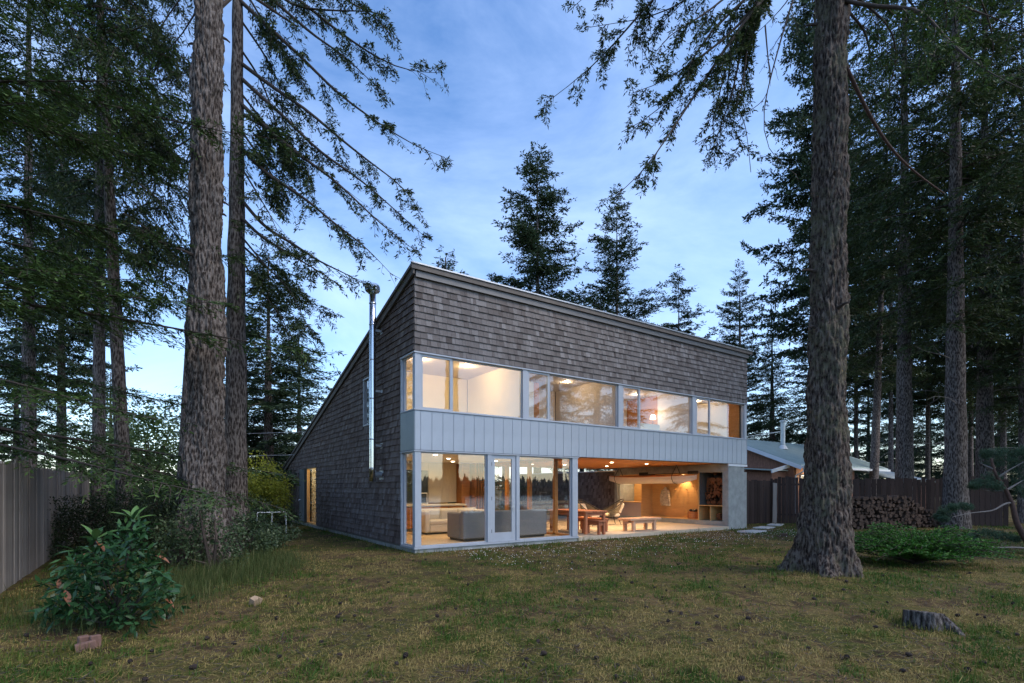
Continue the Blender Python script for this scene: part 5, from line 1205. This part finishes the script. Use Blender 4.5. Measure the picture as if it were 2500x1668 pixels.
for k, wp in enumerate(whorls):
    loc = wp - Vector((rp.x, rp.y, gh(rp.x, rp.y))); loc.z = max(loc.z, .12)
    m_ = MB(); b0 = Vector((rs.uniform(-.12, .12), rs.uniform(-.12, .12), 0)); m_.tube([b0, b0.lerp(loc, .5) + Vector((0, 0, -.06)), loc], [.012, .008, .004], 5); m_.build('stem', M['limb'], t)
    nl = rs.choice((7, 8, 8, 9)); a0 = rs.random() * 6; up = rs.uniform(.0, .5)
    for j in range(nl):
        dead = rs.random() < .03
        link('leaf', LMD if dead else LM[3 if (k in (0, 3) and j < 5) else rs.choice((0, 0, 1, 1, 2))], None, t, loc + Vector((0, 0, rs.uniform(-.02, .015))), (rs.uniform(-.3, .3), -rs.uniform(-.35, .55) - (.5 if dead is False and k in (0, 3) else 0) + (.9 if dead else 0), a0 + j * 6.283 / nl + rs.uniform(-.25, .25)), [rs.uniform(1.0, 1.45)] * 3); nleaf += 1
rb = np.random.default_rng(66); C = [tuple(wp - Vector((rp.x, rp.y, gh(rp.x, rp.y))) + Vector((rb.normal(0, .07), rb.normal(0, .07), -.10))) for wp in whorls for _ in range(2)]
tag(leaf_cloud('inner_leaves', [(a, b, max(c, .15)) for a, b, c in C], [(.16, .16, .12)] * len(C), 1500, (.12, .045), M['rhodo'], t, 67, .25, .2), kind='stuff')
# --- spreading juniper
jp = onZ(2232, 1378); t = tag(empty('juniper', (jp.x, jp.y, gh(jp.x, jp.y))), 'low spreading bright green juniper mound beside the lichened trunk', 'shrub')
rng = np.random.default_rng(61); B = []
for i in range(230):
    a = rng.random() * 6.283; Lb = rng.uniform(.35, 1.0) ; ex_ = 1.85 * Lb; s = np.linspace(0, 1, 7); hh = rng.uniform(.3, 1.0) * (1.15 - .7 * Lb)
    v1 = np.array([RT[0], RT[1], 0]) * math.cos(a) * 1.0 + np.array([FW[0], FW[1], 0]) * math.sin(a) * .8
    B.append(v1[None] * (ex_ * s)[:, None] + UP[None] * (hh * np.sin(s * 1.9) * 1.0 + .04)[:, None] + rng.normal(0, .02, (7, 3)))
O, D, Ls, T = twigs_on(B, .045, .27, rng, .0, start=.2, upright=.4)
V, I, T_ = needles_on(O, D, Ls, T, .03, .06, .024, rng, .05, .55); link('crown', npmesh('juniper_crown', V, 4, I, T_), M['fol_juniper'], t)
V, I = tubes(B, .012); link('limbs', npmesh('juniper_limbs', V, 4, I), M['limb'], t)
# --- wind-shaped pine by the right edge
zp = lambda L_: [(2240 + x / 4.612, 1080 + y / 4.612) for x, y in L_]
D0 = 13.0; bp = at(*zp([(1330, 1250)])[0], D0); t = tag(empty('dwarf_pine', (bp.x, bp.y, gh(bp.x, bp.y))), 'small twisted pine with crooked bare stem and blue green tufts', 'pine tree'); o3 = np.array([bp.x, bp.y, gh(bp.x, bp.y)])
tr_ = px_branch(zp([(1340, 1280), (1270, 1160), (1199, 1060), (1110, 900), (1070, 700), (1000, 540), (900, 400), (850, 300), (830, 180)]), D0, D0, 26) - o3
m_ = MB(); m_.tube(tr_, list(np.linspace(.085, .025, 26)), 10); m_.build('trunk', M['redlimb'], t, True)
br = [px_branch(zp(L_), D0, D0 + dd, 14) - o3 for L_, dd in (([(1050, 680), (960, 690), (880, 770), (700, 785), (560, 800), (400, 840)], -.4), ([(1290, 1200), (1199, 1190), (1050, 1180), (900, 1190), (750, 1170), (560, 1110)], -.6), ([(1000, 545), (900, 545), (780, 545), (650, 520)], .3), ([(1000, 540), (1100, 480), (1200, 420), (1300, 380)], .2), ([(850, 300), (760, 260), (700, 230)], .2), ([(900, 400), (1050, 300), (1200, 220)], -.2))]
V, I = tubes(br, .028, seg=6, rmin=.008); link('limbs', npmesh('pine_limbs', V, 4, I), M['deadlimb'], t)
C = []; Rr = []
for (x, y, rx, ry) in ((900, 120, 150, 60), (1050, 150, 160, 80), (1190, 110, 120, 80), (770, 140, 70, 60), (870, 220, 150, 70), (1080, 260, 170, 90), (720, 470, 130, 60), (830, 400, 120, 70), (640, 500, 70, 40), (880, 500, 90, 60), (1180, 380, 120, 110), (330, 780, 110, 70), (250, 840, 70, 50), (400, 740, 60, 40), (540, 730, 90, 50), (300, 870, 60, 30), (540, 1070, 90, 50), (650, 1040, 90, 60), (800, 1030, 120, 60), (960, 1060, 110, 60), (1110, 1090, 100, 40), (620, 1110, 60, 30), (1190, 560, 100, 80), (1280, 250, 120, 140)):
    c = at(*zp([(x, y)])[0], D0 + random.uniform(-.35, .35)); k = D0 / FPX / 4.612; C.append(np.array(c) - o3); Rr.append((rx * k, rx * k * .9, ry * k))
rng = np.random.default_rng(71); C = np.array(C); Rr = np.array(Rr); n = 3600; ix = rng.integers(0, len(C), n); d = norm(rng.normal(0, 1, (n, 3))); O = C[ix] + d * Rr[ix] * rng.random((n, 1)) ** .45
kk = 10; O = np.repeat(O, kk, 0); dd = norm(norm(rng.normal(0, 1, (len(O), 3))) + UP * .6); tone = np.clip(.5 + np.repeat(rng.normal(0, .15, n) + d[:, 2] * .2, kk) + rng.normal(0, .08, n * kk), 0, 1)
V, I, T_ = leaflets(O, dd, rng.uniform(.05, .085, len(O)), np.full(len(O), .007), tone, rng); link('crown', npmesh('pine_crown', V, 4, I, T_), M['fol_pine'], t)

# ================================================================== SMALL THINGS ON THE LAWN
sp = onZ(2255, 1528); t = tag(empty('tree_stump', (sp.x, sp.y, gh(sp.x, sp.y) - .03)), 'weathered grey tree stump with one root running out on the lawn', 'stump')
n, sg = 26, 64; V = []
for i in range(n + 1):
    f = i / n; zc = -.05 + f * .27
    for k in range(sg):
        a = 2 * math.pi * k / sg; r = .19 + .05 * math.exp(-f * 4) + .03 * mnoise.noise(Vector((math.cos(a) * 2.2, math.sin(a) * 2.2, 3))) + .022 * mnoise.noise(Vector((math.cos(a) * 9, math.sin(a) * 9, f * 1.2)))
        r += .05 * max(0, math.cos(a - 4.2)) ** 6 * (1 - f)
        V.append((r * math.cos(a) * 1.1, r * math.sin(a), zc - .035 * f * (math.cos(a - .3) + .4)))
top = []
for j in range(1, 6):
    f = 1 - j / 6
    for k in range(sg):
        p = V[n * sg + k]; top.append((p[0] * f, p[1] * f, p[2] * f + (1 - f) * .215 + .006 * mnoise.noise(Vector((p[0] * f * 30, p[1] * 4, 1)))))
V += top; rows = n + 1 + 5; F = [(i * sg + k, i * sg + (k + 1) % sg, (i + 1) * sg + (k + 1) % sg, (i + 1) * sg + k) for i in range(rows - 1) for k in range(sg)] + [tuple(range((rows - 1) * sg, rows * sg))]
m_ = MB(); m_.add(V, F); m_.build('body', M['stump'], t, True)
d2 = Vector((-FW[0], -FW[1], 0)); s2 = Vector((RT[0], RT[1], 0))
m_ = MB(); m_.tube([s2 * .10 + d2 * .1 + Vector((0, 0, .15)), s2 * .13 + d2 * .17 + Vector((0, 0, .10)), s2 * .15 + d2 * .26 + Vector((0, 0, .05)), s2 * .155 + d2 * .33 + Vector((0, 0, .0)), s2 * .16 + d2 * .4 + Vector((0, 0, -.06))], [.075, .07, .058, .05, .035], 14); m_.build('root', M['stump'], t, True)
cp_ = onZ(622, 1478); t = tag(empty('wood_chunk', (cp_.x, cp_.y, gh(cp_.x, cp_.y)), .6), 'fresh pale wedge of split wood lying on the grass', 'wood')
m_ = MB(); m_.tone = .6; m_.prism([(-.06, 0), (.05, .0), (.075, .10), (.0, .13), (-.075, .105)], -.04, .05, axis=1); m_.build('wedge', M['chip'], t, rot=(.35, 0, 0))
bp_ = onZ(215, 1580)
for k, (dx, dy, rot, lab) in enumerate(((-.05, 0, (.08, 0, .4), 'old brick standing on edge below the rhododendron, left of a pair'), (.06, .02, (-.05, 0, .3), 'old brick standing on edge below the rhododendron, right of a pair'), (-.02, -.12, (0, 1.45, .2), 'flat broken brick lying in front of the two upright bricks'))):
    t = tag(empty('brick', (bp_.x + dx * RT[0] - dy * FW[0] * -1, bp_.y + dx * RT[1] + dy * FW[1], gh(bp_.x, bp_.y) + (.0 if k < 2 else .03)), 0), lab, 'brick'); m_ = MB(); m_.bev(-.045, .045, -.035, .035, -.01, .13 if k < 2 else .16, .008); m_.build('body', M['brickred'], t, rot=rot)
for k, (px, py, sx, lab) in enumerate(((1836, 1298, .55, 'pale stepping stone set in grass before the concrete wall end'), (1866, 1289, .5, 'second stepping stone on the way to the grey gate'), (1893, 1282, .5, 'stepping stone lying right before the leaning grey post'))):
    p = onZ(px, py); t = tag(empty('stepping_stone', (p.x, p.y, GZ), R_(10 * k)), lab, 'stone', 'stepping stones to the gate'); m_ = MB(); m_.bev(-sx, sx, -.28, .28, -.05, .035, .015); m_.build('slab', M['stone'], t)
p = onZ(1915, 1309); t = tag(empty('wood_block', (p.x, p.y, GZ), .5), 'small brown wood block left on the lawn by the stepping stones', 'wood'); m_ = MB(); m_.bev(-.17, .17, -.1, .1, 0, .09, .01); m_.build('block', M['log_end'], t)
rng = np.random.default_rng(123); q = []
for (cx, cy, r0, n_) in ((sp.x, sp.y, .25, 700), (bp_.x, bp_.y, .12, 260), (cp_.x, cp_.y, .09, 160), (hx, hy, .62, 900)):
    a = rng.random(n_) * 6.283; r = r0 * rng.uniform(.8, 1.35, n_); q.append(np.stack([cx + r * np.cos(a), cy + r * np.sin(a)], -1))
xy = np.concatenate(q); n = len(xy); g_ = grass_obj('grass_fringe', xy, np.clip(rng.gamma(3, .022, n), .02, .14), rng.uniform(.004, .008, n), .7, np.clip(rng.normal(.5, .3, n), 0, 1), M['grass'], rng); tag(g_, 'longer grass fringing the stump, bricks and trunk foot', 'grass', kind='stuff')
# pine cones
def cone_mesh(seed):
    rs = random.Random(seed); m_ = MB(); V = []; F = []; sg = 10; n = 9
    for i in range(n + 1):
        f = i / n; r = .024 * math.sin(math.pi * (f * .86 + .1)) ** .8 * (1.18 if i % 2 else .85)
        for k in range(sg): a = 2 * math.pi * (k + (i % 2) * .5) / sg; V.append((r * math.cos(a), r * math.sin(a), f * .075 - (.006 if i % 2 else 0)))
    F = [(i * sg + k, i * sg + (k + 1) % sg, (i + 1) * sg + (k + 1) % sg, (i + 1) * sg + k) for i in range(n) for k in range(sg)]; m_.add(V, F); me = m_.mesh('pine_cone'); me.materials.append(M['cone']); return me
CM = [cone_mesh(k) for k in range(3)]; rs = random.Random(8); cnt = 0
while cnt < 150:
    D_ = 4.3 * (14 / 4.3) ** rs.random(); u_ = rs.uniform(-.98, .98); x_ = CAM[0] + D_ * FW[0] + D_ * u_ * RT[0]; y_ = CAM[1] + D_ * FW[1] + D_ * u_ * RT[1]
    if (x_ > -.3 and y_ > -.4) or x_ < -6.6 or math.hypot(x_ - hx, y_ - hy) < .8 or math.hypot(x_ - sp.x, y_ - sp.y) < .45: continue
    o = link('pine_cone', CM[cnt % 3], None, None, (x_, y_, gh(x_, y_) + .024), (R_(90) + rs.uniform(-.4, .4), 0, rs.random() * 6.28), [rs.uniform(.5, 1.0)] * 3); tag(o, 'dark fallen fir cone lying on the lawn', 'fir cone', 'fir cones scattered on the lawn'); cnt += 1
# white rail by the rear corner
a_, b_ = at(628, 1252, 17), at(706, 1250, 17.6); t = tag(empty('white_rail', (a_.x, a_.y, gh(a_.x, a_.y))), 'low white painted rail fence past the rear corner of the house', 'fence'); dd = (b_ - a_); dd.z = 0; hz_ = a_.z - gh(a_.x, a_.y)
m_ = MB(); m_.tube([(0, 0, hz_), (dd.x, dd.y, hz_)], .02, 6); m_.build('rail', M['whitetrim'], t)
for f in (.0, .45, .9):
    m_ = MB(); m_.tube([(dd.x * f, dd.y * f, -.05), (dd.x * f, dd.y * f, hz_)], .016, 6); m_.build('post', M['whitetrim'], t)
for k, (p, q, lab) in enumerate((((560, 1060), (860, 1048), 'upper pale overhead wire passing behind the side wall'), ((560, 1114), (860, 1104), 'lower pale overhead wire passing behind the side wall'))):
    A_, B_ = at(*p, 24), at(*q, 24); t = tag(empty('overhead_wire', A_), lab, 'wire'); m_ = MB(); m_.tube([(0, 0, 0), tuple((B_ - A_) * .5 - Vector((0, 0, .04))), tuple(B_ - A_)], .012, 5); m_.build('cable', M['galv'], t)

# ================================================================== WHAT THE WINDOWS REFLECT: BLUFF, FAR SHORE
rng = np.random.default_rng(91); n = 5200; xs_ = rng.uniform(-520, 700, n); ys_ = rng.uniform(-462, -398, n); h_ = rng.gamma(9, .62, n) * (.55 + .9 * fbm(xs_ * .012 + 50, ys_ * .01 + 3, 8)) + 3; r_ = h_ * rng.uniform(.16, .4, n)
sg = 5; ang_ = np.arange(sg) * 6.283 / sg; base = np.stack([xs_[:, None] + r_[:, None] * np.cos(ang_), ys_[:, None] + r_[:, None] * np.sin(ang_), np.full((n, sg), -2.)], -1); tp = np.stack([xs_, ys_, h_], -1)[:, None]
V = np.concatenate([base, tp], 1).reshape(-1, 3); b = np.arange(n)[:, None] * (sg + 1); I = np.stack([b + np.arange(sg), b + (np.arange(sg) + 1) % sg, np.repeat(b + sg, sg, 1)], -1).reshape(-1, 3)
tag(link('far_shore_wood', npmesh('far_shore_wood', V, 3, I, np.full(len(V), .3)), M['fol_far']), 'wooded far shore across the water', 'wood', kind='stuff')
m_ = MB(); m_.box(-560, 740, -470, -395, -6, 1.5); tag(m_.build('far_shore', M['lawn']), 'low far shore across the water', 'shore', kind='structure')
BG = 'firs on the bluff'
tree('fir_tree', 'leaning fir on the bluff edge mirrored in the garden window', 1, 1, 'old', 22, .32, BG, xy=(15.2, -12.6), lean=(-.8, .2), bark='bark', rot=.2)
tree('fir_tree', 'second fir on the bluff mirrored in the upper windows', 2, 1, 'old2', 26, .34, BG, xy=(20.5, -14.8), bark='bark', rot=1.2)
tree('fir_tree', 'third fir on the bluff mirrored in the end windows', 3, 1, 'old2', 25, .3, BG, xy=(28, -12.5), bark='bark', rot=3.2)
t = tag(empty('stair_rail', (9.6, -15.5, GZ)), 'weathered wooden stair rail going down the bluff', 'rail')
for dx in (0, .45):
    m_ = MB(); m_.tube([(dx, 0, -.1), (dx, 0, 1.15)], .11, 10); m_.build('post', M['fence_grey'], t)
m_ = MB(); m_.tube([(.4, 0, .95), (2.6, -2.2, -.9)], .05, 6); m_.build('handrail', M['fence_grey'], t)

if False: print('TRIS', sum(sum(max(0, p.loop_total - 2) for p in me.polygons) if len(me.polygons) < 2000 else len(me.loops) - 2 * len(me.polygons) for me in bpy.data.meshes))
